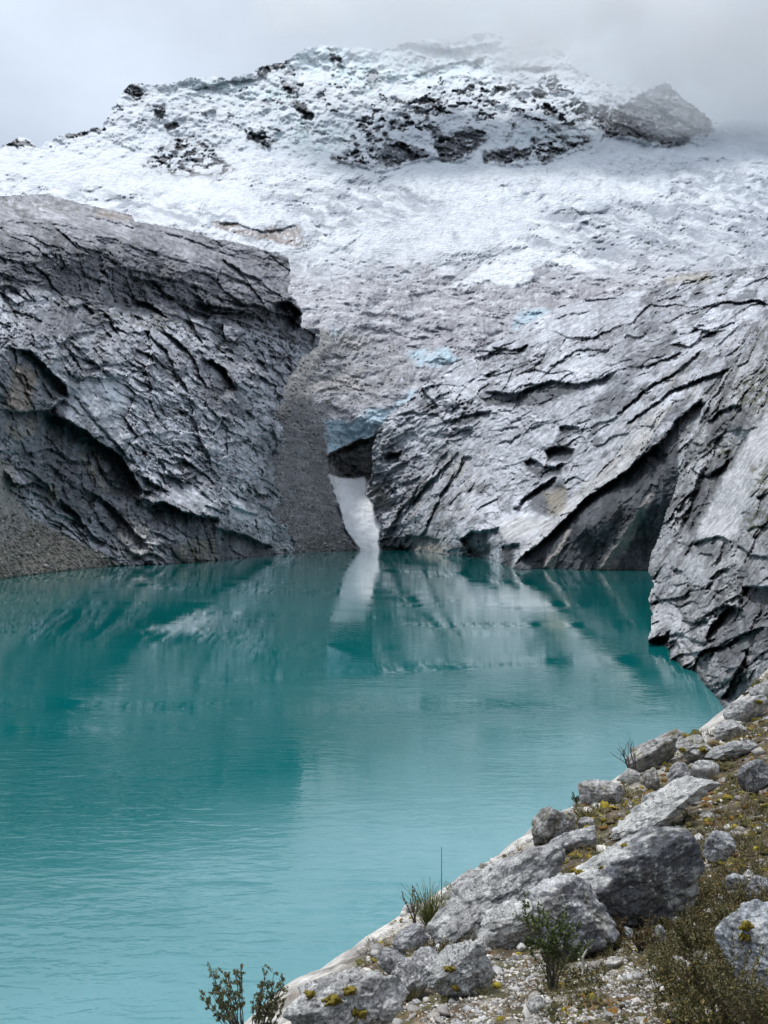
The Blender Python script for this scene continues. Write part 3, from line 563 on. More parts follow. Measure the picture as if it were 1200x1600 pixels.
# ------------------------------------------------------------------ right wall
def make_right():
    x, y, q, nx, ny = grid(560, 1400, 395, 960, 1.35)
    W = [(560, 861, 1200), (600, 860, 1256), (650, 861, 1196), (690, 866, 966), (720, 869, 866), (760, 873, 761), (800, 888, 523), (850, 890, 502), (900, 892, 483), (1010, 892, 483), (1100, 892, 483), (1400, 892, 483)]
    pts = list(W) + [(a, b + 60, d) for a, b, d in W]
    pts += [(840, 860, 512), (900, 820, 492), (950, 780, 488), (1000, 750, 486), (1000, 830, 485), (930, 860, 487),
            (780, 850, 640), (740, 835, 790), (700, 820, 960), (780, 810, 760), (700, 760, 1080), (640, 820, 1220), (600, 800, 1290), (600, 700, 1310), (650, 700, 1270), (650, 620, 1330), (700, 640, 1200), (800, 700, 960), (800, 760, 860), (860, 780, 680), (880, 700, 820), (950, 690, 650), (1000, 650, 600), (1010, 690, 530), (800, 600, 1100), (720, 560, 1400), (900, 560, 1020), (800, 510, 1400),
            (900, 475, 1330), (1000, 500, 980), (1000, 440, 1250), (1100, 415, 1150), (1250, 405, 1100), (1400, 400, 1100), (1100, 500, 800), (1200, 500, 720), (1100, 600, 580), (1060, 700, 500), (1200, 600, 560), (1400, 600, 560), (1200, 750, 500), (1400, 500, 700), (560, 600, 1420), (560, 400, 1700), (800, 400, 1800)]
    pts = np.array(pts, float)
    D = np.exp(tps(pts[:, :2], np.log(pts[:, 2]), 1e-4)(x, y))
    wx = x + 3.5 * fbm(x / 13, y / 13, 3, 201); wy = y + 3.5 * fbm(x / 13, y / 13, 3, 202)
    SLABD = [(800, 890), (812, 872), (840, 852), (862, 832), (892, 802), (918, 777), (948, 757), (978, 737), (1000, 712), (1030, 690), (1060, 660), (1060, 900), (800, 900)]
    slab = mask(wx, wy, SLABD, 2)
    smooth = masks(wx, wy, [(1, P, 8) for P in [[(760, 640), (850, 640), (900, 610), (960, 600), (930, 640), (880, 665), (850, 700), (800, 740), (740, 760), (720, 700)], [(590, 650), (650, 640), (690, 650), (690, 700), (660, 720), (620, 700)], [(680, 580), (740, 550), (760, 580), (750, 620), (700, 620)],
                                                 [(860, 555), (950, 560), (900, 590), (830, 600)], [(780, 800), (860, 805), (820, 845), (780, 845)], [(850, 470), (1000, 445), (1000, 500), (900, 530), (800, 540)]]])
    ra, ta, ka = rock_relief(x, y, -.42, 1.0, 210, .42, ((95, 36, 5), (42, 17, 2.8), (17, 8, 1.4), (7, 4, .8), (4.2, 2.8, .5)))
    rb, tb, kb = rock_relief(x, y, -.95, .9, 220, .38, ((110, 26, 6), (45, 13, 3), (18, 7, 1.4), (7, 4, .8), (4.2, 2.8, .5)))
    rs, ts, ks = rock_relief(x, y, 1.57, .7, 230, .05, ((120, 30, 4), (60, 14, 2), (30, 8, 1.)), .1)
    zb = sstep(-10, 10, masks(wx, wy, [(1, P, 25) for P in [[(600, 870), (640, 760), (700, 700), (760, 700), (740, 800), (700, 870)], [(930, 720), (1000, 600), (1100, 540), (1300, 440), (1300, 900), (960, 900)]]]) * 20 - 10)
    r = ra * (1 - zb) + rb * zb; tone = ta * (1 - zb) + tb * zb; crk = (ka * (1 - zb) + kb * zb) * (1 - .6 * smooth) * (1 - slab)
    r = 1.25 * r * (1 - .52 * smooth)
    r = r * (1 - slab) + slab * (rs * .5 + .35 * rb)
    r += (14 * fbm(x / 90, y / 80, 3, 203) + 5 * ridged((x * .85 - y * .5) / 80, (y * .85 + x * .5) / 20, 3, 205) * (1 - .6 * smooth)) * (1 - .85 * slab)
    r += 5 * slab * sstep(-.1, .1, perlin((x - 15) / 34, y / 200, 233))
    for st in [('o', [(752, 612), (780, 612), (805, 615), (835, 603), (862, 594), (900, 600), (940, 590), (968, 576)], 24, 26), ('o', [(770, 541), (792, 546), (812, 544), (828, 538)], 11, 13), ('o', [(818, 603), (832, 599), (848, 600)], 10, 13),
               ('o', [(852, 577), (878, 562), (900, 546), (930, 545), (955, 548)], 8, 10), ('c', [(912, 530), (932, 520), (946, 505), (962, 496), (1002, 495)], 4, 10), ('o', [(975, 523), (1000, 527), (1012, 518)], 12, 12), ('o', [(950, 572), (968, 565), (990, 560)], 6, 9),
               ('o', [(700, 658), (728, 648), (770, 640)], 13, 15), ('o', [(703, 668), (722, 672), (740, 668)], 12, 12), ('o', [(780, 690), (800, 688), (815, 676)], 6, 7), ('o', [(780, 672), (795, 667), (812, 668)], 5, 6), ('c', [(808, 650), (815, 665), (825, 680)], 4, 8), ('o', [(828, 668), (845, 662)], 5, 6),
               ('o', [(872, 668), (885, 664), (908, 666)], 15, 22), ('o', [(848, 706), (868, 696), (882, 697), (900, 702)], 24, 40), ('o', [(816, 722), (830, 716), (850, 728), (868, 728), (884, 722)], 17, 26), ('o', [(800, 800), (822, 774), (846, 758), (872, 742)], 40, 30), ('o', [(880, 755), (895, 745), (910, 748)], 14, 16),
               ('o', [(798, 890), (812, 871), (840, 851), (862, 831), (892, 801), (918, 776), (948, 756), (978, 736), (1004, 712), (1030, 690)], 170, 46), ('r', [(845, 894), (856, 878), (872, 858), (890, 828)], 6, 10), ('r', [(932, 896), (950, 872), (968, 846), (990, 812), (1012, 775)], 13, 22),
               ('o', [(716, 846), (738, 829), (765, 829), (780, 822)], 46, 34), ('o', [(782, 852), (800, 849), (812, 848)], 36, 26), ('o', [(700, 862), (715, 856), (720, 862)], 8, 8), ('o', [(955, 655), (985, 628), (1012, 604), (1046, 588), (1080, 560), (1102, 542)], 11, 18), ('o', [(972, 667), (1002, 645), (1034, 622), (1060, 600)], 11, 16),
               ('o', [(930, 700), (960, 680), (985, 676)], 10, 10), ('o', [(1008, 716), (1036, 684), (1058, 655), (1085, 632), (1100, 620)], 30, 34), ('o', [(1050, 606), (1085, 596), (1125, 580), (1155, 572)], 20, 20), ('o', [(1080, 540), (1110, 520), (1140, 505), (1160, 498)], 10, 12), ('o', [(1020, 470), (1060, 462), (1110, 455)], 7, 7),
               ('o', [(1060, 445), (1110, 432), (1150, 428)], 6, 7), ('o', [(604, 655), (618, 634), (645, 622), (652, 620)], 8, 12), ('o', [(598, 709), (612, 706), (626, 708)], 13, 15), ('c', [(648, 598), (668, 592), (680, 610), (690, 632), (712, 655)], 7, 18), ('c', [(690, 588), (700, 612), (712, 650)], 4, 12), ('o', [(625, 648), (640, 643), (665, 646), (690, 646)], 5, 8),
               ('o', [(650, 615), (660, 605), (672, 622), (690, 640)], 12, 16), ('o', [(640, 790), (662, 762), (690, 735), (708, 712)], 12, 14), ('o', [(600, 838), (630, 790), (660, 766)], 10, 12), ('o', [(655, 845), (690, 770), (712, 735)], 10, 12), ('c', [(708, 560), (718, 560), (728, 580)], 5, 10), ('o', [(718, 728), (724, 712), (740, 716)], 8, 10),
               ('o', [(600, 760), (612, 762), (622, 770)], 8, 8), ('o', [(630, 836), (655, 838), (690, 842)], 24, 16), ('c', [(760, 770), (770, 790), (785, 800), (800, 806)], 5, 12), ('o', [(862, 480), (900, 470), (930, 468)], 5, 5), ('o', [(860, 500), (890, 490), (930, 486)], 6, 7)]:
        r = r + (1.0 if st[2] > 100 else 1.25) * stroke(wx, wy, st[0], st[1], st[2] * (1 if st[2] > 100 else 1.35), st[3])
    D = D * (1 + r / F)
    V = to3(x, y, D)
    c = np.array(GREY)[None] * 1.08 * (1 + .38 * tone[:, None] + .22 * fbm(x / 30, y / 30, 4, 240)[:, None])
    c = c * (1 + .15 * smooth[:, None])
    c = mixc(c, (.07, .075, .085), .7 * (1 - .7 * smooth) * sstep(.06, .26, fbm((x * .8 - y * .6) / 44, (y * .8 + x * .6) / 18, 5, 249, .65) + .08 * sstep(900, 1100, x)))
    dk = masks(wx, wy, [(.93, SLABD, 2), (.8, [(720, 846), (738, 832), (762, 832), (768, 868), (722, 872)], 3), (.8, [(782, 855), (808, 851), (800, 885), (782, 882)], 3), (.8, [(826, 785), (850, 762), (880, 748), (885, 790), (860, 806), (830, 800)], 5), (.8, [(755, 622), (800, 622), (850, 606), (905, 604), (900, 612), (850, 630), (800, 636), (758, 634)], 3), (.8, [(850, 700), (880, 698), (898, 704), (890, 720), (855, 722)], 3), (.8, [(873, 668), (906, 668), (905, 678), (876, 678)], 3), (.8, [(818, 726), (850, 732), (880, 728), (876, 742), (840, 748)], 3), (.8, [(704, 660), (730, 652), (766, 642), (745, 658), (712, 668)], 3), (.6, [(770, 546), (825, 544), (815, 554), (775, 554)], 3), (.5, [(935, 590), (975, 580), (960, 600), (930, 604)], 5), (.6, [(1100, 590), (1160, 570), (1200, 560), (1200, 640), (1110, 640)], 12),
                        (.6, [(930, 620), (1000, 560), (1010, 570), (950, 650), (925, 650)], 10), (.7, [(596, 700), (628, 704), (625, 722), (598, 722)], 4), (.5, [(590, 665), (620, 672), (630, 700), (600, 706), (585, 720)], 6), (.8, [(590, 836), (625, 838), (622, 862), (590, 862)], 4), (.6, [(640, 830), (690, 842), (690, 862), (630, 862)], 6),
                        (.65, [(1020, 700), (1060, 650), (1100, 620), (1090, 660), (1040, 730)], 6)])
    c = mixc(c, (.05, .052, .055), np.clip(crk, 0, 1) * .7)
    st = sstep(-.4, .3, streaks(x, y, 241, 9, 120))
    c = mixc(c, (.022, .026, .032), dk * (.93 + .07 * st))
    c = mixc(c, (.08, .085, .09), slab * sstep(.16, .4, streaks(x, y, 242, 10, 160)) * .35)
    ribs = masks(wx, wy, [(1, [(845, 893), (852, 876), (872, 856), (886, 828), (892, 826), (876, 862), (862, 893)], 2), (.75, [(932, 894), (950, 866), (985, 818), (1012, 770), (1022, 772), (985, 850), (958, 894)], 3)])
    c = mixc(c, (.27, .25, .235), ribs)
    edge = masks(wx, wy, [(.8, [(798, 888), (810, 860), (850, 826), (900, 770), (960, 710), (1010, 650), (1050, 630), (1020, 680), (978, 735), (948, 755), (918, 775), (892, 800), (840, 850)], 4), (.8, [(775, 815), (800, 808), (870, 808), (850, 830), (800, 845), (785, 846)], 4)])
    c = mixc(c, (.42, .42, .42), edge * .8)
    waterf = masks(x, y, [(.8, [(582, 735), (590, 700), (600, 668), (604, 670), (596, 704), (588, 738)], 2), (.6, [(596, 730), (602, 690), (606, 676), (608, 690), (602, 730)], 2), (.8, [(612, 738), (624, 752), (638, 768), (636, 771), (620, 756)], 1.5)])
    c = mixc(c, (.60, .62, .64), waterf * .7)
    tanz = masks(wx, wy, [(1, P, 7) for P in [[(575, 760), (600, 758), (612, 790), (590, 790)], [(850, 770), (885, 760), (885, 800), (860, 805)], [(1040, 432), (1110, 425), (1110, 440), (1040, 442)], [(650, 850), (700, 850), (700, 868), (650, 866)]]])
    c = mixc(c, (.36, .32, .25), tanz * .5)
    diag = sstep(.1, .35, fbm((x * .55 - y * .83) / 60, (y * .55 + x * .83) / 6, 3, 243)) * zb
    c = mixc(c, (.16, .155, .155), diag * .5 * (1 - dk)); c = mixc(c, (.40, .39, .37), sstep(.1, .35, fbm((x * .55 - y * .83) / 60 + 9, (y * .55 + x * .83) / 7, 3, 244)) * zb * .5 * (1 - dk))
    moss = mask(wx, wy, [(1110, 600), (1200, 560), (1200, 660), (1120, 640)], 14); c = mixc(c, (.09, .09, .05), moss * .7 * sstep(0, .2, fbm(x / 8, y / 6, 3, 245)))
    c = np.clip(c, .02, .6)
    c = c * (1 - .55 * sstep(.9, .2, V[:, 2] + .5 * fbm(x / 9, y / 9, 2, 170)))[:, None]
    SIL = [(584, 960), (598, 862), (592, 845), (598, 822), (586, 806), (584, 790), (571, 772), (575, 757), (582, 735), (580, 700), (592, 668), (610, 648), (636, 626), (655, 612), (662, 598), (690, 582), (712, 566), (735, 552), (760, 540), (800, 516), (850, 490), (880, 476), (925, 466), (965, 458), (1020, 448), (1030, 440), (1060, 426), (1130, 420), (1210, 414), (1420, 398), (1420, 960)]
    sd_ = poly_sd(wx * .7 + x * .3, wy * .7 + y * .3, SIL)
    keep = (sd_ > 0) & (V[:, 2] > -14) & ~((x > 1120) & (y > 760))
    o = emit('rock_wall', V, q, keep[q].all(1), M_cliff, c)
    tag(o, 'pale grey slabby rock wall with dark overhang standing in the lake, right side', 'cliff', kind='structure')
make_right()

# ------------------------------------------------------------------ near buttress on the right
def make_buttress():
    x, y, q, nx, ny = grid(995, 1420, 430, 1170, 1.5)
    pts = [(1012, 1004, 153), (1018, 940, 200), (1012, 890, 235), (1024, 850, 250), (1042, 800, 262), (1062, 740, 275), (1078, 690, 285), (1102, 620, 300), (1142, 560, 320), (1200, 500, 345), (1300, 430, 380), (1420, 400, 400),
           (1060, 1030, 132), (1030, 1008, 149), (1095, 1062, 113), (1120, 1090, 100.5), (1140, 1112, 92), (1170, 1120, 84), (1300, 1160, 60), (1420, 1160, 58), (1060, 960, 150), (1060, 880, 190), (1090, 1000, 123), (1100, 930, 138), (1100, 860, 170), (1100, 780, 215), (1130, 700, 235), (1150, 1000, 100), (1150, 920, 120), (1150, 820, 155), (1200, 1060, 72), (1200, 980, 84), (1200, 900, 98), (1200, 800, 128), (1200, 700, 175),
           (1200, 600, 240), (1300, 900, 85), (1420, 900, 75), (1300, 700, 150), (1420, 700, 140), (1300, 550, 260), (1420, 550, 250), (995, 1060, 150), (1060, 1100, 130), (1120, 1170, 100)]
    pts = np.array(pts, float)
    D = np.exp(tps(pts[:, :2], np.log(pts[:, 2]), 2e-4)(x, y))
    wx = x + 5 * fbm(x / 18, y / 18, 4, 301); wy = y + 5 * fbm(x / 18, y / 18, 4, 302)
    SLAB = [(1080, 848), (1098, 812), (1120, 775), (1146, 722), (1172, 678), (1200, 645), (1230, 640), (1210, 690), (1186, 750), (1160, 800), (1150, 835), (1130, 850), (1110, 842)]
    smooth = masks(wx, wy, [(1, SLAB, 5), (.8, [(1062, 870), (1085, 860), (1108, 880), (1105, 905), (1080, 908)], 6), (.6, [(1045, 985), (1075, 990), (1110, 1050), (1080, 1050)], 6)])
    ra, ta, ka = rock_relief(x, y, -1.05, 1.25, 310, .45, ((80, 26, 9), (36, 13, 4), (16, 7, 1.8), (8, 4, .8), (4.5, 2.6, .4)))
    rb, tb, kb = rock_relief(x, y, -.6, 1.35, 320, .60, ((60, 30, 10), (30, 14, 4.5), (14, 7, 2), (7, 4, .8), (4.5, 2.6, .4)))
    low = sstep(860, 930, y + 20 * fbm(x / 40, y / 40, 2, 303))
    r = ra * (1 - low) + rb * low; tone = ta * (1 - low) + tb * low; crk = (ka * (1 - low) + kb * low) * (1 - .7 * smooth)
    r *= 1.35 * (1 - .85 * smooth)
    r += 22 * fbm(x / 70, y / 90, 3, 304) + 8 * ridged((x * .5 - y * .87) / 90, (y * .5 + x * .87) / 26, 3, 305) * (1 - .8 * smooth)
    for st in [('o', [(1176, 672), (1150, 712), (1124, 762), (1100, 805), (1078, 850)], 46, 46), ('o', [(1082, 850), (1100, 842), (1122, 838), (1148, 846)], 26, 26), ('o', [(1152, 850), (1175, 868), (1205, 872)], 26, 26), ('o', [(1158, 914), (1185, 918), (1215, 914)], 64, 50), ('o', [(1064, 968), (1084, 974), (1104, 964)], 18, 22),
               ('o', [(1098, 1012), (1112, 976), (1134, 952), (1152, 940)], 46, 40), ('o', [(1012, 1000), (1034, 996), (1048, 984)], 12, 14), ('o', [(1126, 1096), (1146, 1060), (1160, 1030), (1170, 1010)], 40, 34), ('c', [(1060, 998), (1076, 1018), (1104, 1052)], 5, 14), ('o', [(1050, 893), (1058, 888), (1068, 894)], 16, 20),
               ('o', [(1045, 940), (1062, 948), (1080, 940)], 12, 12), ('o', [(1108, 905), (1122, 892), (1140, 886)], 12, 18), ('o', [(1020, 925), (1030, 935), (1040, 948)], 10, 12), ('r', [(1120, 1010), (1138, 975), (1152, 955)], 4, 14), ('r', [(1133, 1030), (1150, 1000), (1158, 985)], 4, 12),
               ('o', [(1075, 1000), (1100, 1004), (1108, 1018)], 10, 12), ('o', [(1120, 1070), (1130, 1066), (1140, 1062)], 10, 10), ('c', [(1058, 740), (1072, 700), (1090, 650)], 10, 20), ('c', [(1062, 870), (1070, 820), (1088, 770), (1110, 720)], 9, 22), ('o', [(1100, 745), (1122, 735), (1140, 715)], 22, 22),
               ('o', [(1180, 780), (1196, 770), (1215, 760)], 20, 20), ('o', [(1164, 830), (1185, 820), (1205, 822)], 14, 16), ('o', [(1100, 660), (1130, 640), (1160, 630)], 20, 20)]:
        r = r + 1.5 * stroke(wx, wy, *st)
    D = D * (1 + r / F)
    V = to3(x, y, D)
    c = np.array((.30, .305, .32))[None] * (1 + .5 * tone[:, None] + .25 * fbm(x / 30, y / 30, 4, 340)[:, None])
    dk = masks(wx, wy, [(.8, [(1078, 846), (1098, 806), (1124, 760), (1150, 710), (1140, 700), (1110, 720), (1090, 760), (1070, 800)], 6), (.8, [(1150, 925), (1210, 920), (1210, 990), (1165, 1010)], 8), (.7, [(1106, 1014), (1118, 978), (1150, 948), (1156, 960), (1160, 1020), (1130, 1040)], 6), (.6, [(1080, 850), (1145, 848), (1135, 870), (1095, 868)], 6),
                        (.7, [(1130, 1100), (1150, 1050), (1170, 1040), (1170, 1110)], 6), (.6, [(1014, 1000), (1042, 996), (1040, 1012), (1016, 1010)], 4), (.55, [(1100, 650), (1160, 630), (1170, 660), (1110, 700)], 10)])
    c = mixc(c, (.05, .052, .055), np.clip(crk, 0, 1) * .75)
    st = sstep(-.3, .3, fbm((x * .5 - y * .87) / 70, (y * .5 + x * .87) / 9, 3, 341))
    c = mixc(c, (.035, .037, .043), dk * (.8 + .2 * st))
    c = mixc(c, (.075, .077, .082), .7 * (1 - smooth) * sstep(-.02, .3, fbm((x * .5 - y * .87) / 60, (y * .5 + x * .87) / 12, 4, 342)))
    c = mixc(c, (.44, .44, .46), mask(wx, wy, SLAB, 6) * (.8 + .2 * st))
    wl = sstep(990, 1050, y) * sstep(1120, 1060, x) * .6; c = mixc(c, (.42, .40, .39), wl * sstep(-.2, .2, fbm(x / 14, y / 14, 3, 343)))
    moss = masks(wx, wy, [(1, P, 10) for P in [[(1150, 600), (1220, 560), (1220, 640), (1150, 650)], [(1110, 690), (1150, 690), (1140, 710), (1105, 720)], [(1170, 730), (1210, 700), (1210, 780), (1175, 770)], [(1165, 800), (1210, 790), (1210, 830), (1170, 840)]]])
    c = mixc(c, (.085, .085, .045), moss * .75 * sstep(-.1, .15, fbm(x / 9, y / 9, 4, 344)))
    c = np.clip(c, .02, .6)
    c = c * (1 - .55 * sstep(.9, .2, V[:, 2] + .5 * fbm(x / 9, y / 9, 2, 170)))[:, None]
    SIL = [(1008, 1170), (1012, 1004), (1014, 990), (1020, 960), (1012, 935), (1020, 915), (1012, 895), (1014, 880), (1024, 850), (1040, 800), (1058, 750), (1072, 700), (1096, 640), (1128, 590), (1165, 545), (1210, 500), (1300, 435), (1440, 400), (1440, 1170)]
    sd_ = poly_sd(wx * .8 + x * .2, wy * .8 + y * .2, SIL)
    keep = (sd_ > 0) & (V[:, 2] > -8)
    o = emit('rock_buttress', V, q, keep[q].all(1), M_near, c)
    tag(o, 'steep fractured rock buttress with a smooth pale slab at the right edge, plunging into the lake', 'cliff', kind='structure')
make_buttress()

# ------------------------------------------------------------------ foreground bank
CREST = [(300, 1740, 5.5), (400, 1588, 9), (470, 1524, 10.5), (560, 1466, 12), (640, 1418, 14), (720, 1368, 16.5), (800, 1322, 19), (870, 1268, 22), (960, 1218, 27), (1040, 1160, 34), (1120, 1118, 43), (1165, 1085, 52), (1200, 1050, 60), (1300, 960, 70)]
def bank_tps():
    P = []
    def add(px, py, D): P.append(((px - 600) / F * D, D, H + (HZ - py) / F * D))
    for c in CREST: add(*c)
    cr = [((px - 600) / F * D, D, H + (HZ - py) / F * D) for px, py, D in CREST]
    for i, (x, y, z) in enumerate(cr):
        a = cr[max(0, i - 1)]; b = cr[min(len(cr) - 1, i + 1)]
        tx, ty = b[0] - a[0], b[1] - a[1]; l = math.hypot(tx, ty); nx, ny = -ty / l, tx / l
        k = 1 + .5 * (i > 6)
        for d, dz in ((1.2 * k, 1.25 * k), (4 * k, 5.2 * k), (13 * k, 20 * k)):
            P.append((x + nx * d, y + ny * d, z - dz))
    for c in [(520, 1660, 5.2), (640, 1610, 5.6), (800, 1600, 5.0), (1000, 1600, 4.5), (1200, 1600, 4.0), (1320, 1600, 3.8), (1000, 1900, 2.6), (500, 1900, 3.0), (1400, 1900, 2.6), (700, 1540, 7), (820, 1500, 7.6), (950, 1500, 7.2), (1100, 1480, 6.8), (1200, 1440, 6.2), (1320, 1400, 6), (900, 1430, 9.5),
              (1060, 1400, 9.6), (1200, 1350, 9.5), (1320, 1300, 9), (1000, 1330, 14), (1130, 1300, 13.5), (1200, 1265, 14), (1320, 1220, 13), (900, 1330, 16), (1050, 1250, 21), (1150, 1220, 20), (1200, 1190, 22), (1320, 1120, 22), (1120, 1170, 32), (1200, 1120, 38), (1320, 1020, 40), (1300, 880, 70), (1420, 800, 60), (760, 1440, 11.5), (680, 1480, 10)]:
        add(*c)
    P = np.array(P)
    keep = [0]
    for i in range(1, len(P)):
        if min(np.hypot(P[i, 0] - P[j, 0], P[i, 1] - P[j, 1]) for j in keep) > .35: keep.append(i)
    P = P[keep]
    return tps(P[:, :2], P[:, 2], 2e-3), cr
BT, CR = bank_tps()
CRX = np.array([c[0] for c in CR]); CRY = np.array([c[1] for c in CR])
def side(x, y):
    """distance inside the bank from its crest, negative on the lake side"""
    best = np.full(np.shape(x), 1e18); sg = np.zeros(np.shape(x))
    for i in range(len(CR) - 1):
        ax, ay = CRX[i], CRY[i]; dx, dy = CRX[i + 1] - ax, CRY[i + 1] - ay; l2 = dx * dx + dy * dy
        t = np.clip(((x - ax) * dx + (y - ay) * dy) / l2, 0, 1)
        d = (x - ax - t * dx) ** 2 + (y - ay - t * dy) ** 2; b = d < best
        best = np.where(b, d, best); sg = np.where(b, np.sign(dy * (x - ax) - dx * (y - ay)), sg)
    return np.sqrt(best) * sg
def gz(x, y):
    x = np.asarray(x, float); y = np.asarray(y, float)
    s = side(x, y); sc_ = np.clip(y / 9, .5, 4)
    ins = sstep(.0, .9, s / sc_)
    n = ins * (.10 * sc_ * fbm(x / (1.1 * sc_), y / (1.1 * sc_), 4, 501, .6) + .05 * fbm(x / .22, y / .22, 3, 502)) + (1 - ins) * (.22 * fbm(x / 2.5, y / 2.5, 3, 503) + .07 * fbm((x + y * .3) / .6, (y - .3 * x) / 2.2, 4, 504))
    return BT(x, y) + n
_D = np.exp(np.linspace(math.log(2.2), math.log(100), 700))
def place(px, py):
    x = (px - 600) / F * _D; zr = H + (HZ - py) / F * _D; g = gz(x, _D)
    k = np.nonzero(zr <= g)[0]
    D = float(_D[k[0]]) if len(k) else 20.0
    return (px - 600) / F * D, D, float(gz(np.array([(px - 600) / F * D]), np.array([D]))[0]), D

M_bank = rock_mat('bank_ground', 6.0, .7, lo=.6, hi=1.4, speck=.35, dist=.02, det=5)
M_boulder = rock_mat('boulder_rock', 3.2, 1.0, lo=.5, hi=1.45, speck=.42, dist=.06, det=7)
M_stone = rock_mat('pebbles', 9.0, .4, lo=.7, hi=1.3, speck=.2, dist=.01)
M_moss = rock_mat('moss', 30.0, 1.0, rough=.95, lo=.5, hi=1.5, dist=.01)
M_leaf = rock_mat('leaves', 12.0, .1, rough=.6, lo=.6, hi=1.4)
M_stem = rock_mat('stems', 20.0, .3, lo=.7, hi=1.3)

def make_bank():
    pxs = np.arange(240, 1420, 2.1); Ds = np.exp(np.arange(math.log(2.2), math.log(105), .0048))
    PX, DD = np.meshgrid(pxs, Ds); x = ((PX - 600) / F * DD).ravel(); y = DD.ravel(); z = gz(x, y)
    s = side(x, y)
    # displaced stones of the smooth slab and the earth
    V = np.stack([x, y, z], -1); nx = len(pxs); ny = len(Ds)
    idx = np.arange(nx * ny).reshape(ny, nx); q = np.stack([idx[:-1, :-1], idx[:-1, 1:], idx[1:, 1:], idx[1:, :-1]], -1).reshape(-1, 4)
    n = len(x); sc_ = np.clip(y / 9, .5, 4)
    ins = sstep(.1, 1.0, s / sc_ + .6 * fbm(x / .9, y / .9, 3, 510))
    slab = np.array((.46, .44, .41))[None] * (1 + .35 * fbm((x + y * .4) / .5, (y - .4 * x) / 2.5, 5, 511, .6)[:, None] + .25 * fbm(x / .15, y / .15, 3, 512)[:, None])
    slab = mixc(slab, (.19, .175, .16), .6 * sstep(.15, .4, fbm((x + y * .3) / 1.2, y / 3, 4, 513)))
    e1 = fbm(x / .35, y / .5, 5, 514, .65); e2 = fbm(x / .9, y / 1.2, 4, 515, .6)
    earth = np.array((.065, .05, .033))[None] * (1 + .6 * e1[:, None])
    earth = mixc(earth, (.26, .24, .21), sstep(.08, .35, e1 + .3 * e2) * .7)
    earth = mixc(earth, (.085, .080, .028), sstep(.02, .25, fbm(x / .5, y / .6, 4, 516, .6)) * .7)
    earth = mixc(earth, (.15, .085, .03), sstep(.1, .3, fbm(x / .45, y / .6, 4, 517, .6)) * .6)
    c = slab * (1 - ins[:, None]) + earth * ins[:, None]
    c = np.clip(c, .02, .6)
    keep = z > -3
    o = emit('ground', V, q, keep[q].all(1), M_bank, c, smooth=True)
    tag(o, 'rocky bank falling to the lake, smooth pale slab below, gravel and moss above', 'ground', kind='structure')
    wgt = np.where((s > .25 * sc_) & (PX.ravel() > 560) & (PX.ravel() < 1290), (H - z) / y, 0); wgt *= (HZ - (z - H) / y * F < 1660)
    return x, y, z, s, wgt / wgt.sum()
GX, GY, GZ, GS, GW = make_bank()

# ------------------------------------------------------------------ boulders
import bmesh
def ico(sub):
    bm = bmesh.new(); bmesh.ops.create_icosphere(bm, subdivisions=sub, radius=1)
    v = np.array([p.co[:] for p in bm.verts]); f = np.array([[q.index for q in p.verts] for p in bm.faces]); bm.free(); return v, f
ICO = {k: ico(k) for k in (1, 2, 3, 4, 5, 6)}
def n3(v, sc_, o, s, rough=.55):
    return (fbm(v[:, 0] * sc_ + 11, v[:, 1] * sc_ + 3, o, s, rough) + fbm(v[:, 1] * sc_ - 7, v[:, 2] * sc_ + 5, o, s + 31, rough) + fbm(v[:, 2] * sc_ + 2, v[:, 0] * sc_ + 9, o, s + 61, rough)) * .6
def rock_shape(sub, seed, nplanes=16, planes=(), sharp=14., bump=.06, scale=(1, 1, 1)):
    rs = np.random.RandomState(seed); v, f = ICO[sub]; big_ = sub >= 4
    if big_: nplanes = 11; sharp = sharp * 2.2
    Np = rs.normal(size=(nplanes, 3)); Np /= np.linalg.norm(Np, axis=1)[:, None]; d = rs.uniform(.58, .92, nplanes)
    if big_:
        N2 = rs.normal(size=(26, 3)); N2 /= np.linalg.norm(N2, axis=1)[:, None]; Np = np.concatenate([Np, N2]); d = np.concatenate([d, rs.uniform(.88, 1.05, 26)])
    if len(planes):
        E = np.array(planes, float); en = E[:, :3] / np.linalg.norm(E[:, :3], axis=1)[:, None]
        Np = np.concatenate([Np, en]); d = np.concatenate([d, E[:, 3]])
    cs = np.maximum(v @ Np.T, 1e-3) / d[None]
    r = ((cs ** sharp).sum(1) + (.88 if big_ else .92) ** sharp) ** (-1 / sharp)
    p = v * r[:, None] * np.array(scale)[None]
    m = np.mean(scale)
    q = p / m
    disp = bump * (1.0 * n3(q, 1.6, 5, seed, .6) - .9 * np.abs(n3(q + .2 * q[:, ::-1], 2.2, 4, seed + 9, .6)))
    if big_:
        for k_, (l_, am_) in enumerate(((2.2, .06), (5., .030), (11., .014))):
            A_, B_ = q[:, 0] + .5 * q[:, 1], q[:, 2] + .4 * q[:, 1]
            ea, eb, h1, h2, h3, ed = facets(A_ * l_ + .3 * n3(q, 3, 2, seed + 40), B_ * l_ * 1.6 + .3 * n3(q, 3, 2, seed + 41), seed + 50 + k_)
            disp = disp + am_ * ((h1 - .5) * 1.2 + (h2 - .5) * ea * 1.5 - (h3) * eb * 1.2)
    return p + v * (disp * m)[:, None], f, q
def rotm(yaw, pitch, roll):
    return np.array((Matrix.Rotation(math.radians(yaw), 3, 'Z') @ Matrix.Rotation(math.radians(roll), 3, 'Y') @ Matrix.Rotation(math.radians(pitch), 3, 'X')))
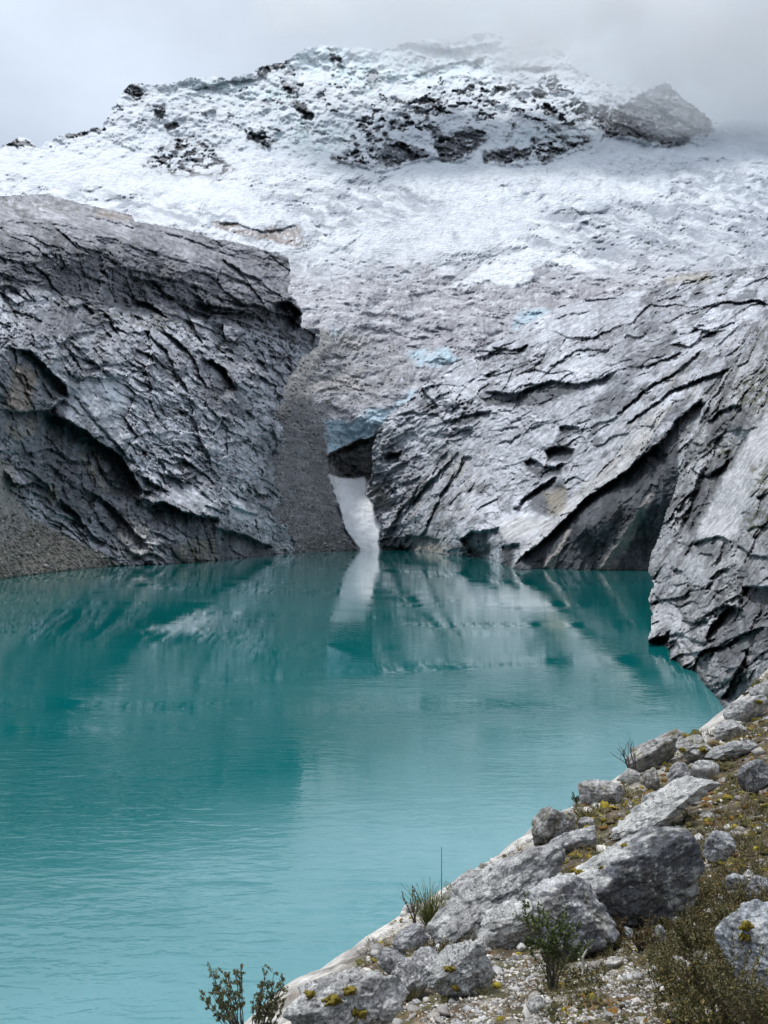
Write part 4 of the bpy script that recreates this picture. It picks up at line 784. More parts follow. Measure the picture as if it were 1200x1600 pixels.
def normals(p, f):
    n = np.zeros_like(p); fn = np.cross(p[f[:, 1]] - p[f[:, 0]], p[f[:, 2]] - p[f[:, 0]])
    for i in range(3): np.add.at(n, f[:, i], fn)
    return n / (np.linalg.norm(n, axis=1)[:, None] + 1e-12)

MOSSY = (.16, .13, .015)
def boulder(label, cx, cy, wpx, hpx, roll=0, yaw=0, seed=1, depth=.8, planes=(), base=(.34, .34, .34), stain=.5, moss=0, lit_cap=None, sub=5, sharp=14., bump=.06, lift=0, name='boulder', cat='boulder', D=None, mosspos=(), group=None):
    rr = math.radians(abs(roll)); low = cy + .40 * (hpx * math.cos(rr) + .5 * wpx * math.sin(rr))
    gx, gy, g, dd = place(cx, low)
    D = D or dd
    s = D / F
    sc_ = (wpx * .56 * s, depth * .5 * (wpx + hpx) * .5 * s, hpx * .60 * s)
    p, f, q = rock_shape(sub, seed, 14, planes, sharp, bump, sc_)
    p = p @ rotm(yaw, 0, roll).T
    X = (cx - 600) * s; Z = H + (HZ - cy) * s + lift
    Y = D + depth * .18 * (wpx + hpx) * .5 * s
    nrm = normals(p, f)
    k = 1 / np.mean(sc_)
    a = n3(p * k, 1.3, 5, seed + 100, .6); b = n3(p * k, 3.5, 4, seed + 101, .6)
    c = np.array(base)[None] * .86 * (1 + .6 * a[:, None])
    c = mixc(c, (.055, .056, .06), stain * sstep(-.10, .22, b + .5 * a))
    c = mixc(c, (.04, .04, .042), .75 * sstep(.16, .26, n3(p * k, 6.5, 4, seed + 105, .65))); c = mixc(c, (.50, .51, .49), .6 * sstep(.2, .3, n3(p * k, 7.5, 4, seed + 106, .65)))
    c = mixc(c, (.50, .50, .48), .5 * sstep(.12, .3, n3(p * k, 2.4, 5, seed + 102, .65)))
    if lit_cap: c = mixc(c, lit_cap[1], sstep(-.06, .10, q @ np.array(lit_cap[0][:3]) - lit_cap[0][3] + .22 * b))  # lit top painted pale over a base dark with lichen and shade
    if moss: c = mixc(c, (.13, .105, .02), moss * sstep(.05, .25, n3(p * k, 2.0, 4, seed + 103)) * sstep(-.3, .4, nrm[:, 2] + .3))
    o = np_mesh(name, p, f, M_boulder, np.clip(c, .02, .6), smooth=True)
    o.location = (X, Y, Z); tag(o, label, cat, group)
    for mi, (mx_, my_, mr) in enumerate(mosspos):
        # a moss cushion growing on the stone: lies where the sight line through that spot meets its surface
        dirx = (mx_ - 600) / F; dirz = (HZ - my_) / F
        P = p + np.array((X, Y, Z)); px = 600 + P[:, 0] / P[:, 1] * F; py = HZ - (P[:, 2] - H) / P[:, 1] * F
        near = np.argsort((px - mx_) ** 2 + (py - my_) ** 2)[:24]; j = near[np.argmin(P[near, 1])]
        mp_, mf, mq = rock_shape(3, seed * 7 + mi, 8, (), 6., .25, (mr * s * 1.4, mr * s * 1.0, mr * s * .9))
        mp_ = mp_ * (1 + 1.5 * n3(mp_ / (mr * s), 1.3, 4, seed + mi))[:, None] + .10 * mr * s * np.random.RandomState(seed + mi).normal(size=mp_.shape) + p[j]
        mc = np.array((.16, .125, .018))[None] * (.6 + .7 * np.random.RandomState(mi).rand(len(mp_), 1))
        mo = np_mesh('moss', mp_, mf, M_moss, mc, parent=o)
    return o

TOPL = (-.45, -.2, 1, .55)
boulder('biggest boulder of the bank, pale wedge top with a dark shaded face toward the viewer', 985, 1388, 262, 150, -19, 8, 11, .75, planes=((-.25, .25, 1, .50), (.15, -1, -.12, .52), (.3, -1, .1, .60), (-.6, -.3, .8, .62), (1, 0, -.1, .85)), base=(.11, .115, .13), stain=.4, lit_cap=((-.25, .25, 1, .42), (.46, .46, .45)), sub=6, sharp=22, moss=.15, mosspos=((892, 1350, 5), (975, 1318, 5), (905, 1362, 6), (940, 1352, 4)))
boulder('rough grey boulder with white veins leaning against the left end of the biggest boulder', 886, 1442, 138, 146, -28, -12, 12, .8, planes=((-.2, -.1, 1, .62), (.2, -1, .2, .6), (-1, -.4, .1, .7)), base=(.20, .20, .215), stain=.5, lit_cap=((-.3, .1, 1, .50), (.42, .42, .43)), sub=6, sharp=20, bump=.08, moss=.2, mosspos=((822, 1450, 6),))
boulder('large flat light grey slab sloping down left beside the veined boulder', 778, 1408, 222, 84, -36, 10, 13, .9, planes=((-.1, -.35, 1, .55), (.2, -1, .5, .6)), base=(.36, .36, .36), stain=.35, sub=6, sharp=20)
boulder('thick pale slab with a dark underside below the large flat slab', 800, 1448, 130, 60, -22, 0, 14, .8, planes=((0, -.3, 1, .6), (.1, -1, -.2, .6)), base=(.40, .40, .39), stain=.25, sub=5, sharp=20)
boulder('sharp edged light boulder with a hollow, gravel on its right side', 722, 1522, 138, 74, -34, 0, 15, .8, planes=((-.1, -.2, 1, .6), (.3, -1, .0, .55), (-1, -.3, .4, .7)), base=(.40, .40, .39), stain=.4, sub=6, sharp=20, bump=.09, mosspos=((702, 1512, 6), (712, 1545, 5)))
boulder('pale rounded boulder with yellow moss cushions at the bottom edge beside the shrub', 540, 1588, 190, 112, -14, 0, 16, .8, planes=((-.4, -.2, 1, .62), (.5, -1, .2, .6), (-.2, -1, .1, .72)), base=(.38, .375, .37), stain=.45, sub=6, sharp=16, bump=.09, mosspos=((487, 1552, 8), (522, 1562, 11), (545, 1546, 8), (560, 1582, 11)))
boulder('small white pointed stone in front of the mossy boulder', 583, 1600, 52, 54, 10, 0, 17, .8, base=(.48, .48, .49), stain=.1, sub=4, name='stone', cat='stone')
boulder('angular grey stone below the grass tuft at the slab edge', 645, 1470, 60, 48, -10, 20, 18, .8, planes=((-.3, -.2, 1, .6), (.4, -1, .1, .6)), base=(.33, .33, .35), stain=.4, name='stone', cat='stone')
boulder('small cracked block with a yellow moss spot at the slab edge', 614, 1508, 44, 40, -25, 10, 19, .8, base=(.30, .30, .31), stain=.5, name='stone', cat='stone', sub=4, mosspos=((630, 1505, 6),))
boulder('jagged grey block just right of the cracked mossy block', 640, 1536, 66, 56, -35, 0, 20, .8, base=(.29, .29, .30), stain=.55, name='stone', cat='stone', mosspos=((605, 1535, 5),))
boulder('small pale block wedged above the jagged grey block', 664, 1506, 46, 36, -30, 0, 21, .8, base=(.36, .36, .37), stain=.4, name='stone', cat='stone', sub=4)
boulder('thin dark shadowed slab left of the large flat slab', 722, 1402, 62, 24, -12, 0, 22, 1., base=(.36, .36, .35), stain=.35, name='stone', cat='stone', sub=4)
boulder('pale slab lying flat on the lakeside edge above the grass tuft', 742, 1376, 66, 18, -20, 0, 23, 1., base=(.38, .37, .36), stain=.3, name='stone', cat='stone', sub=4)
boulder('pointed brown grey boulder overhanging the lake at the bank edge', 868, 1292, 78, 62, -38, 0, 24, .8, planes=((-.4, -.1, 1, .6), (.5, -1, -.2, .55)), base=(.27, .26, .25), stain=.65, sub=5, sharp=18, bump=.1, moss=.5)
boulder('rounded boulder with flat speckled top and mossy dark underside', 941, 1242, 68, 40, 3, 0, 25, .8, planes=((0, -.1, 1, .6), (0, -1, -.6, .55)), base=(.37, .36, .36), stain=.35, sub=5, sharp=16, moss=.3)
boulder('grey wedge boulder with a black hollow beneath, farthest out over the lake', 1034, 1172, 92, 44, -30, 0, 26, .8, planes=((-.1, -.1, 1, .5), (.1, -1, -.5, .5)), base=(.32, .31, .30), stain=.4, sub=5, sharp=20, moss=.6, mosspos=((1075, 1150, 4), (1100, 1152, 5)))
boulder('white mossy boulder right of the black hollow', 1090, 1172, 58, 42, -15, 0, 27, .8, base=(.44, .43, .41), stain=.3, moss=.5, sub=5, mosspos=((1065, 1172, 4), (1098, 1170, 5)))
boulder('grey boulder set upright below the white mossy boulder', 1064, 1217, 46, 36, -48, 0, 28, .8, base=(.31, .31, .32), stain=.4, sub=5)
boulder('speckled low boulder right of the upright grey boulder', 1100, 1205, 50, 34, -10, 0, 29, .8, base=(.37, .37, .37), stain=.45, sub=4)
boulder('pale block with a dark base near the top of the bank', 1141, 1144, 54, 30, -14, 0, 30, .8, planes=((0, -.2, 1, .6), (0, -1, -.4, .55)), base=(.38, .38, .38), stain=.35, sub=5)
boulder('overhanging pale rock with a yellow moss spot under the buttress', 1168, 1112, 62, 40, -30, 0, 31, .8, planes=((0, -1, -.6, .5),), base=(.40, .40, .40), stain=.3, sub=5, mosspos=((1186, 1098, 4),))
boulder('dark topped rock at the right edge where bank and buttress meet', 1196, 1085, 46, 36, -10, 0, 32, .8, base=(.32, .32, .32), stain=.5, sub=4)
boulder('long low rock with a shaded front beneath the pale block', 1146, 1176, 78, 24, -12, 0, 33, .8, planes=((0, -1, -.4, .5),), base=(.33, .33, .33), stain=.4, sub=5)
boulder('dark grey rock standing upright at the right edge in the middle of the bank', 1180, 1218, 58, 58, -20, 0, 34, .7, planes=((-.2, -1, 0, .55), (-.3, .1, 1, .6)), base=(.20, .205, .22), stain=.5, sub=5)
boulder('large blue grey boulder cut by the right edge at the bottom', 1202, 1492, 124, 146, 12, 0, 35, .8, planes=((-.5, -.3, 1, .62), (-.7, -1, .1, .62)), base=(.30, .32, .35), stain=.35, sub=6, sharp=14, bump=.05, mosspos=((1166, 1445, 8), (1160, 1462, 7)))
boulder('leaning grey rock half sunk in brown moss right of the biggest boulder', 1124, 1328, 40, 58, 28, 0, 36, .8, base=(.28, .29, .31), stain=.4, sub=5)
boulder('triangular grey rock on the ledge behind the biggest boulder', 900, 1314, 74, 34, -14, 0, 37, .8, planes=((-.3, -.3, 1, .55),), base=(.31, .31, .32), stain=.5, sub=5)
boulder('small round rock between the speckled and the brown grey boulder', 918, 1288, 38, 24, 0, 0, 38, .8, base=(.34, .33, .33), stain=.5, sub=4, name='stone', cat='stone')
boulder('grey rock at the right edge just above the large blue grey boulder', 1190, 1388, 40, 42, 0, 0, 39, .8, base=(.30, .31, .33), stain=.4, sub=4)
boulder('long pale ridge of rock running up right behind the biggest boulder', 1052, 1262, 190, 34, -31, 0, 40, .8, planes=((-.2, -.1, 1, .55),), base=(.42, .42, .41), stain=.2, sub=6, sharp=18)
boulder('white topped ledge rock beside the pale ridge of rock', 1005, 1290, 110, 26, -24, 0, 47, .8, planes=((-.2, -.1, 1, .55),), base=(.44, .44, .43), stain=.2, sub=5, sharp=18)
boulder('small pale rock at the foot of the bare twigs', 984, 1216, 36, 22, -10, 0, 41, .8, base=(.38, .37, .36), stain=.3, sub=4, name='stone', cat='stone')
boulder('brown sharp rock standing between bare twigs and upright boulder', 1020, 1222, 30, 34, 30, 0, 42, .8, base=(.26, .24, .21), stain=.5, sub=4, name='stone', cat='stone')
boulder('triangular white speckled rock under the pale ridge', 1026, 1258, 44, 32, -40, 0, 43, .8, base=(.42, .42, .42), stain=.4, sub=4, name='stone', cat='stone')
boulder('pale grey flat stone tilted beside the reddish heath plants', 986, 1462, 30, 16, 35, 0, 44, .8, base=(.40, .42, .42), stain=.2, sub=4, name='stone', cat='stone')
boulder('upright slate grey stone in the gravel under the biggest boulder', 1032, 1472, 20, 36, 6, 0, 45, .8, base=(.28, .31, .33), stain=.3, sub=4, name='stone', cat='stone')
boulder('cream white block on the gravel under the biggest boulder', 1059, 1441, 18, 13, -10, 0, 46, .8, base=(.56, .53, .47), stain=.1, sub=3, name='stone', cat='stone')
boulder('white triangular stone in the gravel near the leafy shrub', 959, 1506, 26, 15, -25, 0, 48, .8, base=(.52, .50, .47), stain=.1, sub=3, name='stone', cat='stone')
boulder('grey oblong stone lying in the gravel below the leafy shrub', 836, 1572, 38, 20, -40, 0, 49, .8, base=(.40, .40, .38), stain=.2, sub=4, name='stone', cat='stone')
boulder('small round white stone at the foot of the veined boulder', 816, 1482, 20, 13, 0, 0, 50, .8, base=(.50, .49, .47), stain=.1, sub=3, name='stone', cat='stone')
boulder('blue grey rock among moss halfway up the right edge', 1150, 1380, 34, 30, 30, 0, 51, .8, base=(.30, .32, .35), stain=.3, sub=4, name='stone', cat='stone')
boulder('rounded white stone with moss above the large blue grey boulder', 1172, 1372, 24, 24, 0, 0, 52, .8, base=(.50, .48, .46), stain=.2, sub=4, name='stone', cat='stone')
boulder('low mossy rock in the shade right of the biggest boulder', 1080, 1372, 44, 30, -10, 0, 53, .8, base=(.27, .28, .28), stain=.5, moss=.9, sub=4, name='stone', cat='stone', mosspos=((1078, 1352, 9), (1052, 1384, 6), (1088, 1386, 6)))

# ------------------------------------------------------------------ scattered gravel, litter, moss and heath (nobody could count them)
def pick(n, seed, cond=None):
    rs = np.random.RandomState(seed); w_ = GW.copy()
    if cond is not None: w_ = w_ * cond; w_ /= w_.sum()
    return rs.choice(len(GX), n, p=w_), rs
def scatter_stones(name, n, seed, smin, smax, cols, label, cat, cond=None, sub=1, flat=.6, mat=None, kind='stuff', pts=None):
    if pts is None:
        j, rs = pick(n, seed, cond); P = np.stack([GX[j], GY[j], GZ[j]], -1)
    else:
        P = pts; n = len(P); rs = np.random.RandomState(seed)
    v, f = ICO[sub]; m = len(v)
    sz = (smin * (smax / smin) ** (rs.rand(n) ** 2.2)) * P[:, 1] / F * .5
    an = rs.rand(n) * 6.283; S = np.stack([sz * rs.uniform(.7, 1.3, n), sz * rs.uniform(.7, 1.3, n), sz * rs.uniform(flat * .6, flat * 1.3, n)], -1)
    loc = v[None] * (1 + .28 * rs.uniform(-1, 1, (n, m, 1))) * S[:, None]
    tl = rs.uniform(-.7, .7, n); ca, sa, ct, st = np.cos(an), np.sin(an), np.cos(tl), np.sin(tl)
    X = loc[..., 0] * ct[:, None] - loc[..., 2] * st[:, None]; Z = loc[..., 0] * st[:, None] + loc[..., 2] * ct[:, None]; Y = loc[..., 1]
    X, Y = X * ca[:, None] - Y * sa[:, None], X * sa[:, None] + Y * ca[:, None]
    V = np.stack([X, Y, Z], -1) + P[:, None] + np.array((0, 0, 1))[None, None] * (sz * .25)[:, None, None]
    Fc = (f[None] + (np.arange(n) * m)[:, None, None]).reshape(-1, 3)
    ci = rs.randint(0, len(cols), n); C = np.array(cols)[ci] * rs.uniform(.6, 1.25, (n, 1)); C = np.repeat(C, m, 0)
    o = np_mesh(name, V.reshape(-1, 3), Fc, mat or M_stone, np.clip(C, .01, .7)); tag(o, label, cat, kind=kind); return o
GPX = 600 + GX / GY * F; GPY = HZ - (GZ - H) / GY * F
patchn = fbm(GX / .5, GY / .6, 3, 700)
lowband = mask(GPX, GPY, [(640, 1600), (700, 1555), (790, 1490), (850, 1480), (960, 1440), (1060, 1400), (1110, 1470), (1060, 1560), (1000, 1660), (620, 1660)], 30)
pale = [(.42, .40, .37), (.34, .33, .32), (.52, .50, .46), (.33, .33, .33), (.24, .22, .20), (.45, .40, .33)]
scatter_stones('gravel', 16000, 701, 2.0, 8.5, pale, 'pale gravel and small stones over the bank', 'gravel', cond=.10 + 1.3 * lowband * (patchn > -.12) + .6 * (patchn > .2))
scatter_stones('rubble', 900, 702, 7, 22, pale[:5], 'loose fist sized stones lying about the bank', 'stones', sub=2, cond=.3 + (patchn > 0))
scatter_stones('moss_cover', 9000, 703, 2.5, 17, [(.17, .135, .018), (.075, .07, .02), (.24, .19, .02), (.15, .08, .02), (.05, .045, .02), (.06, .05, .03)], 'olive and yellow moss spread between the stones', 'moss', cond=(fbm(GX / .7, GY / .9, 4, 720, .6) > .0) * (1.0 * (GPX > 860) + .10) * (1 - .8 * lowband), sub=2, mat=M_moss, flat=.5)

def tubes(segs, name, mat, col, parent=None, sides=4):
    """segs: list of (p0, p1, r0, r1)"""
    P0 = np.array([s_[0] for s_ in segs], float); P1 = np.array([s_[1] for s_ in segs], float); R0 = np.array([s_[2] for s_ in segs]); R1 = np.array([s_[3] for s_ in segs]); n = len(segs)
    d = P1 - P0; d /= np.linalg.norm(d, axis=1)[:, None] + 1e-9
    up = np.where(np.abs(d[:, 2:3]) > .9, np.array([[1., 0, 0]]), np.array([[0, 0, 1.]])); a = np.cross(d, up); a /= np.linalg.norm(a, axis=1)[:, None]; b = np.cross(d, a)
    an = np.arange(sides) * 2 * math.pi / sides; ring = np.cos(an)[None, :, None] * a[:, None] + np.sin(an)[None, :, None] * b[:, None]
    V = np.concatenate([P0[:, None] + ring * R0[:, None, None], P1[:, None] + ring * R1[:, None, None]], 1).reshape(-1, 3)
    k = np.arange(sides); k2 = (k + 1) % sides
    f = np.stack([k, k2, k2 + sides, k + sides], -1)
    Fc = (f[None] + (np.arange(n) * 2 * sides)[:, None, None]).reshape(-1, 4)
    c = np.array(col, float)
    C = np.repeat(c, 2 * sides, 0) if c.ndim == 2 else np.tile(c, (len(V), 1))
    return np_mesh(name, V, Fc, mat, C, parent=parent)
def leaves(P, dirs, ln, wd, name, mat, cols, parent=None, seed=0):
    rs = np.random.RandomState(seed); n = len(P); P = np.array(P, float); d = np.array(dirs, float); d /= np.linalg.norm(d, axis=1)[:, None] + 1e-9
    a = np.cross(d, rs.normal(size=(n, 3))); a /= np.linalg.norm(a, axis=1)[:, None] + 1e-9
    nn = np.cross(d, a)
    l = ln * rs.uniform(.6, 1.3, (n, 1)); w_ = wd * rs.uniform(.7, 1.2, (n, 1))
    V = np.stack([P, P + d * l * .45 + a * w_ + nn * w_ * .3, P + d * l, P + d * l * .45 - a * w_ + nn * w_ * .3], 1).reshape(-1, 3)
    Fc = np.arange(n * 4).reshape(n, 4)
    C = np.array(cols)[rs.randint(0, len(cols), n)] * rs.uniform(.6, 1.3, (n, 1)); C = np.repeat(C, 4, 0)
    return np_mesh(name, V, Fc, mat, np.clip(C, .005, .6), parent=parent)

# low heath: short stems with scale-like leaves
def heath():
    rs = np.random.RandomState(710)
    zones = [([(1010, 1480), (1100, 1400), (1210, 1400), (1210, 1640), (1040, 1640)], 1.0, 34), ([(930, 1420), (1010, 1400), (1030, 1460), (950, 1490)], 1.0, 20), ([(1040, 1400), (1100, 1300), (1210, 1230), (1210, 1430), (1080, 1450)], .8, 20), ([(820, 1500), (900, 1480), (960, 1540), (860, 1600)], .25, 16), ([(860, 1330), (1000, 1260), (1020, 1250), (1000, 1230), (900, 1280), (850, 1310)], .5, 10), ([(640, 1480), (700, 1440), (760, 1480), (690, 1540)], .8, 18)]
    seg = []; sc1 = []; LP = []; LD = []
    wz = sum(k * mask(GPX, GPY, z, 14) for z, k, h in zones); hz = np.maximum.reduce([h * (mask(GPX, GPY, z, 14) > .3) for z, k, h in zones])
    w_ = GW * wz * (.03 + (fbm(GX / .28, GY / .35, 3, 711) > .05)); w_ /= w_.sum(); J = rs.choice(len(GX), 4600, p=w_)
    pal = [(.11, .09, .05), (.16, .12, .07), (.22, .18, .12), (.07, .06, .035)]
    for j in J:
        D = GY[j]; s = D / F; h = max(8, hz[j]) * s * rs.uniform(.4, 1.1); p = np.array((GX[j], GY[j], GZ[j] - .01)); d = np.array((rs.normal(0, .35), rs.normal(0, .35), 1.)); r = .45 * s
        for k in range(3):
            q = p + d * h / 3; seg.append((p, q, r, r * .8)); sc1.append(pal[j % 4])
            for _ in range(5):
                LP.append(p + (q - p) * rs.rand()); LD.append(d * .6 + rs.normal(0, .6, 3))
            p = q; d = d + rs.normal(0, .22, 3); r *= .75
    o = tubes(seg, 'heath_stems', M_stem, sc1, sides=3); tag(o, 'low brown heath stems growing across the bank', 'ground cover', kind='stuff')
    o = leaves(LP, LD, 4.2 * 7 / F, 1.0 * 7 / F, 'heath_leaves', M_leaf, [(.06, .065, .02), (.10, .095, .03), (.13, .085, .03), (.04, .05, .02), (.17, .14, .05)], seed=712); tag(o, 'small olive leaves of the low heath on the bank', 'ground cover', kind='stuff')
    # dry grass between the stones
    J, rs = pick(1500, 715, cond=(fbm(GX / .8, GY / .9, 3, 716) > -.05) * (.25 + (GPX > 850))); seg = []; cc = []
    gp = [(.24, .20, .09), (.15, .13, .05), (.32, .27, .15), (.10, .10, .035)]
    for j in J:
        s = GY[j] / F; h0 = rs.uniform(6, 17) * s; col = gp[rs.randint(4)]
        for k in range(9):
            a = rs.rand() * 6.28; t_ = rs.uniform(.1, .8); p = np.array((GX[j], GY[j], GZ[j] - .005)) + np.array((rs.normal(0, 2), rs.normal(0, 2), 0)) * s; q = p + np.array((math.cos(a) * t_, math.sin(a) * t_, 1)) * h0 * .6; q2 = q + np.array((math.cos(a) * t_ * 1.8, math.sin(a) * t_ * 1.8, .6)) * h0 * .5
            seg += [(p, q, .45 * s, .35 * s), (q, q2, .35 * s, .12 * s)]; cc += [col, col]
    o = tubes(seg, 'dry_grass', M_leaf, cc, sides=3); tag(o, 'thin golden grass growing between the stones of the bank', 'grass', kind='stuff')
    # dry litter
    J, rs = pick(5000, 713); seg = []; cc = []
    lp = [(.30, .25, .17), (.20, .15, .09), (.42, .37, .28), (.12, .08, .05), (.18, .16, .06)]
    for j in J:
        s = GY[j] / F; p = np.array((GX[j], GY[j], GZ[j] + 1.2 * s)); a = rs.rand() * 6.28; l = rs.uniform(3, 12) * s
        seg.append((p, p + np.array((math.cos(a) * l, math.sin(a) * l, rs.uniform(-.1, .7) * l)), .45 * s, .2 * s)); cc.append(lp[rs.randint(5)])
    o = tubes(seg, 'dry_litter', M_stem, cc, sides=3); tag(o, 'dry stalks and plant litter strewn on the bank', 'litter', kind='stuff')
heath()

# ------------------------------------------------------------------ single plants
def root(name, loc, label, cat, group=None):
    o = bpy.data.objects.new(name, None); sc.collection.objects.link(o); o.location = loc; tag(o, label, cat, group); return o
def branchy(px, py, hpx, label, name='shrub', cat='shrub', seed=1, spread=.5, n0=6, levels=3, leafy=True, stemcol=(.09, .075, .055), leafcol=((.05, .06, .03), (.08, .085, .035), (.035, .045, .022)), tuft=26, lean=(0, 0), tip=.35, lf=5.0, wpx=0, D=None, thick=1.3, z0=None):
    rs = np.random.RandomState(seed); x, y, z, D_ = place(px, py); D = D or D_
    s = D / F; x = (px - 600) * s; y = D; z = H + (HZ - py) * s if z0 is None else z0
    rt = root(name, (x, y, z), label, cat); seg = []; LP = []; LD = []
    h = hpx * s
    def grow(p, d, l, r, lev):
        nseg = 4
        for k in range(nseg):
            d = d + rs.normal(0, .13, 3) + np.array((0, 0, .06)); d /= np.linalg.norm(d); q = p + d * l / nseg
            seg.append((p, q, r, r * .85)); r *= .85; p = q
            if lev > 0 and k >= 1 and rs.rand() < .75:
                dd = d + rs.normal(0, spread, 3) * np.array((1, 1, .5)); dd /= np.linalg.norm(dd)
                grow(p, dd, l * rs.uniform(.45, .7), r * .7, lev - 1)
            if leafy and lev <= 1 and k >= 1:
                for _ in range(tuft if lev == 0 else tuft // 2):
                    LP.append(p + d * rs.uniform(-.05, .05) * h + rs.normal(0, .012, 3) * h); LD.append(d * .9 + rs.normal(0, .65, 3))
    for i in range(n0):
        a = rs.rand() * 6.28; d = np.array((math.cos(a) * spread * rs.rand() + lean[0], math.sin(a) * spread * rs.rand() + lean[1], 1.)); d /= np.linalg.norm(d)
        grow(np.array((rs.normal(0, .02) * h, rs.normal(0, .02) * h, -.03 * h)), d, h * rs.uniform(.6, .95) * .85, thick * s, levels - 1)
    tubes(seg, 'branches', M_stem, stemcol, parent=rt)
    if leafy and LP: leaves(LP, LD, lf * s, lf * .26 * s, 'leaves', M_leaf, leafcol, parent=rt, seed=seed)
    return rt
def tuft(px, py, hpx, label, seed=1, n=110, cols=((.10, .11, .04), (.16, .15, .06), (.26, .22, .11)), spread=.5):
    rs = np.random.RandomState(seed); x, y, z, D = place(px, py); s = D / F; z = H + (HZ - py) * s
    seg = []; cc = []
    for i in range(n):
        a = rs.rand() * 6.28; rd = spread * rs.rand() ** .7; d = np.array((math.cos(a) * rd, math.sin(a) * rd, 1.)); h = hpx * s * rs.uniform(.4, 1.05); p = np.array((rs.normal(0, 2.5) * s, rs.normal(0, 2.5) * s, -2 * s)); r = 1.0 * s
        col = cols[rs.randint(len(cols))]
        for k in range(4):
            q = p + d * h / 4; seg.append((p, q, r, r * .72)); cc.append(col); r *= .72; p = q; d = d + np.array((math.cos(a), math.sin(a), -.5)) * .16 * rd / spread
    o = tubes(seg, 'grass_tuft', M_leaf, cc, sides=3); o.location = (x, y, z); tag(o, label, 'grass tuft'); return o

def corner_shrub(px, py, tops, label, seed, D):
    """upright shrub: bare forked stems below, dense leafy heads where the photo shows them"""
    rs = np.random.RandomState(seed); s = D / F; x0 = (px - 600) * s; z0 = H + (HZ - py) * s
    gzv = float(gz(np.array([x0]), np.array([D]))[0]); 
    rt = root('shrub', (x0, D, z0), label, 'shrub'); seg = []; LP = []; LD = []
    if gzv < z0: seg.append(((0, 0, gzv - z0 - .05), (0, 0, 0), 4 * s, 2.6 * s))
    for (tx, ty, rad, dens) in tops:
        T = np.array(((tx - px) * s, rs.uniform(-.25, .25) * rad * s * 3, (py - ty) * s))
        for b in range(dens):
            tgt = T + rs.normal(0, .5, 3) * rad * s * np.array((1.0, 1.0, 1.0)); p = np.zeros(3); mid = tgt * .45 + rs.normal(0, 3, 3) * s; mid[2] = tgt[2] * .38
            prev = p; r = 1.5 * s
            for k in range(1, 9):
                t = k / 8; q = (1 - t) ** 2 * p + 2 * t * (1 - t) * mid + t * t * tgt + rs.normal(0, .8, 3) * s
                seg.append((prev, q, r, r * .86)); r *= .86
                if k >= 5:
                    dd = (q - prev) / np.linalg.norm(q - prev)
                    for w_ in range(2):
                        e_ = q + (dd * .6 + rs.normal(0, .6, 3)) * rad * .45 * s; seg.append((q, e_, r * .7, r * .4))
                        for _ in range(44 if rad > 8 else 16): LP.append(q + (e_ - q) * rs.uniform(.2, 1.2) + rs.normal(0, .9, 3) * s); LD.append(dd * .8 + rs.normal(0, .55, 3) + np.array((0, 0, .5)))
                prev = q
    tubes(seg, 'branches', M_stem, (.085, .07, .06), parent=rt)
    leaves(LP, LD, 3.4 * s, .75 * s, 'leaves', M_leaf, [(.15, .16, .08), (.20, .20, .10), (.11, .12, .06), (.25, .23, .12)], parent=rt, seed=seed)
corner_shrub(382, 1640, [(352, 1532, 17, 7), (372, 1522, 12, 4), (340, 1550, 12, 4), (318, 1566, 9, 3), (362, 1570, 6, 2)], 'left of two dark green shrubs at the bottom edge against the water', 801, 6.5)
corner_shrub(392, 1650, [(405, 1535, 13, 4), (432, 1548, 17, 6), (420, 1556, 14, 4), (400, 1560, 8, 2), (436, 1565, 10, 3)], 'right of two dark green shrubs at the bottom edge, nearer the mossy boulder', 802, 6.8)
branchy(862, 1550, 105, 'leafy green shrub growing in front of the veined boulder', seed=803, spread=.35, n0=13, levels=3, tuft=9, leafcol=((.07, .10, .025), (.05, .075, .02), (.10, .12, .035)), lf=5.5)
rt = root('dead_branch', place(880, 1520)[:3], 'bleached white dead branch rising out of the leafy green shrub', 'dead branch')
sx = rt.location[1] / F
zz = [(0, 0), (3, 25), (12, 48), (10, 66), (17, 80), (12, 92)]
tubes([((a[0] * sx, -.45, a[1] * sx), (b[0] * sx, -.45, b[1] * sx), 3.0 * sx * (1 - i * .13), 3.0 * sx * (1 - (i + 1) * .13)) for i, (a, b) in enumerate(zip(zz[:-1], zz[1:]))], 'stem', M_stem, (.50, .47, .42), parent=rt)
for tw in [((3 * sx, -.45, 25 * sx), (-7 * sx, -.45, 40 * sx), 1.1 * sx, .5 * sx), ((10 * sx, -.45, 66 * sx), (2 * sx, -.45, 74 * sx), .9 * sx, .4 * sx)]: tubes([tw], 'twig', M_stem, (.50, .47, .42), parent=rt)
branchy(992, 1214, 62, 'bare twiggy shrub standing out against the lake', name='bare_shrub', cat='bare shrub', seed=804, spread=.45, n0=5, levels=3, leafy=False, thick=1.3, stemcol=(.07, .06, .055), lean=(-.3, 0))
branchy(1112, 1225, 34, 'bare grey twigs in front of the white mossy boulder', name='bare_shrub', cat='bare shrub', seed=805, spread=.6, n0=9, levels=3, leafy=False, thick=.7, stemcol=(.20, .17, .14))
branchy(900, 1262, 22, 'small dark sprig left of the flat topped boulder', name='sprig', cat='plant', seed=806, spread=.3, n0=5, levels=2, tuft=5, lf=3)
branchy(648, 1442, 48, 'dark seed stalk plant left of the tall grass tuft', name='sprig', cat='plant', seed=807, spread=.3, n0=6, levels=2, tuft=6, lf=3.5, leafcol=((.10, .07, .05), (.14, .10, .07)))
branchy(1160, 1260, 34, 'pale twiggy plant above the white gravel patch near the right edge', name='bare_shrub', cat='bare shrub', seed=808, spread=.7, n0=8, levels=2, leafy=False, thick=.9, stemcol=(.36, .31, .24))
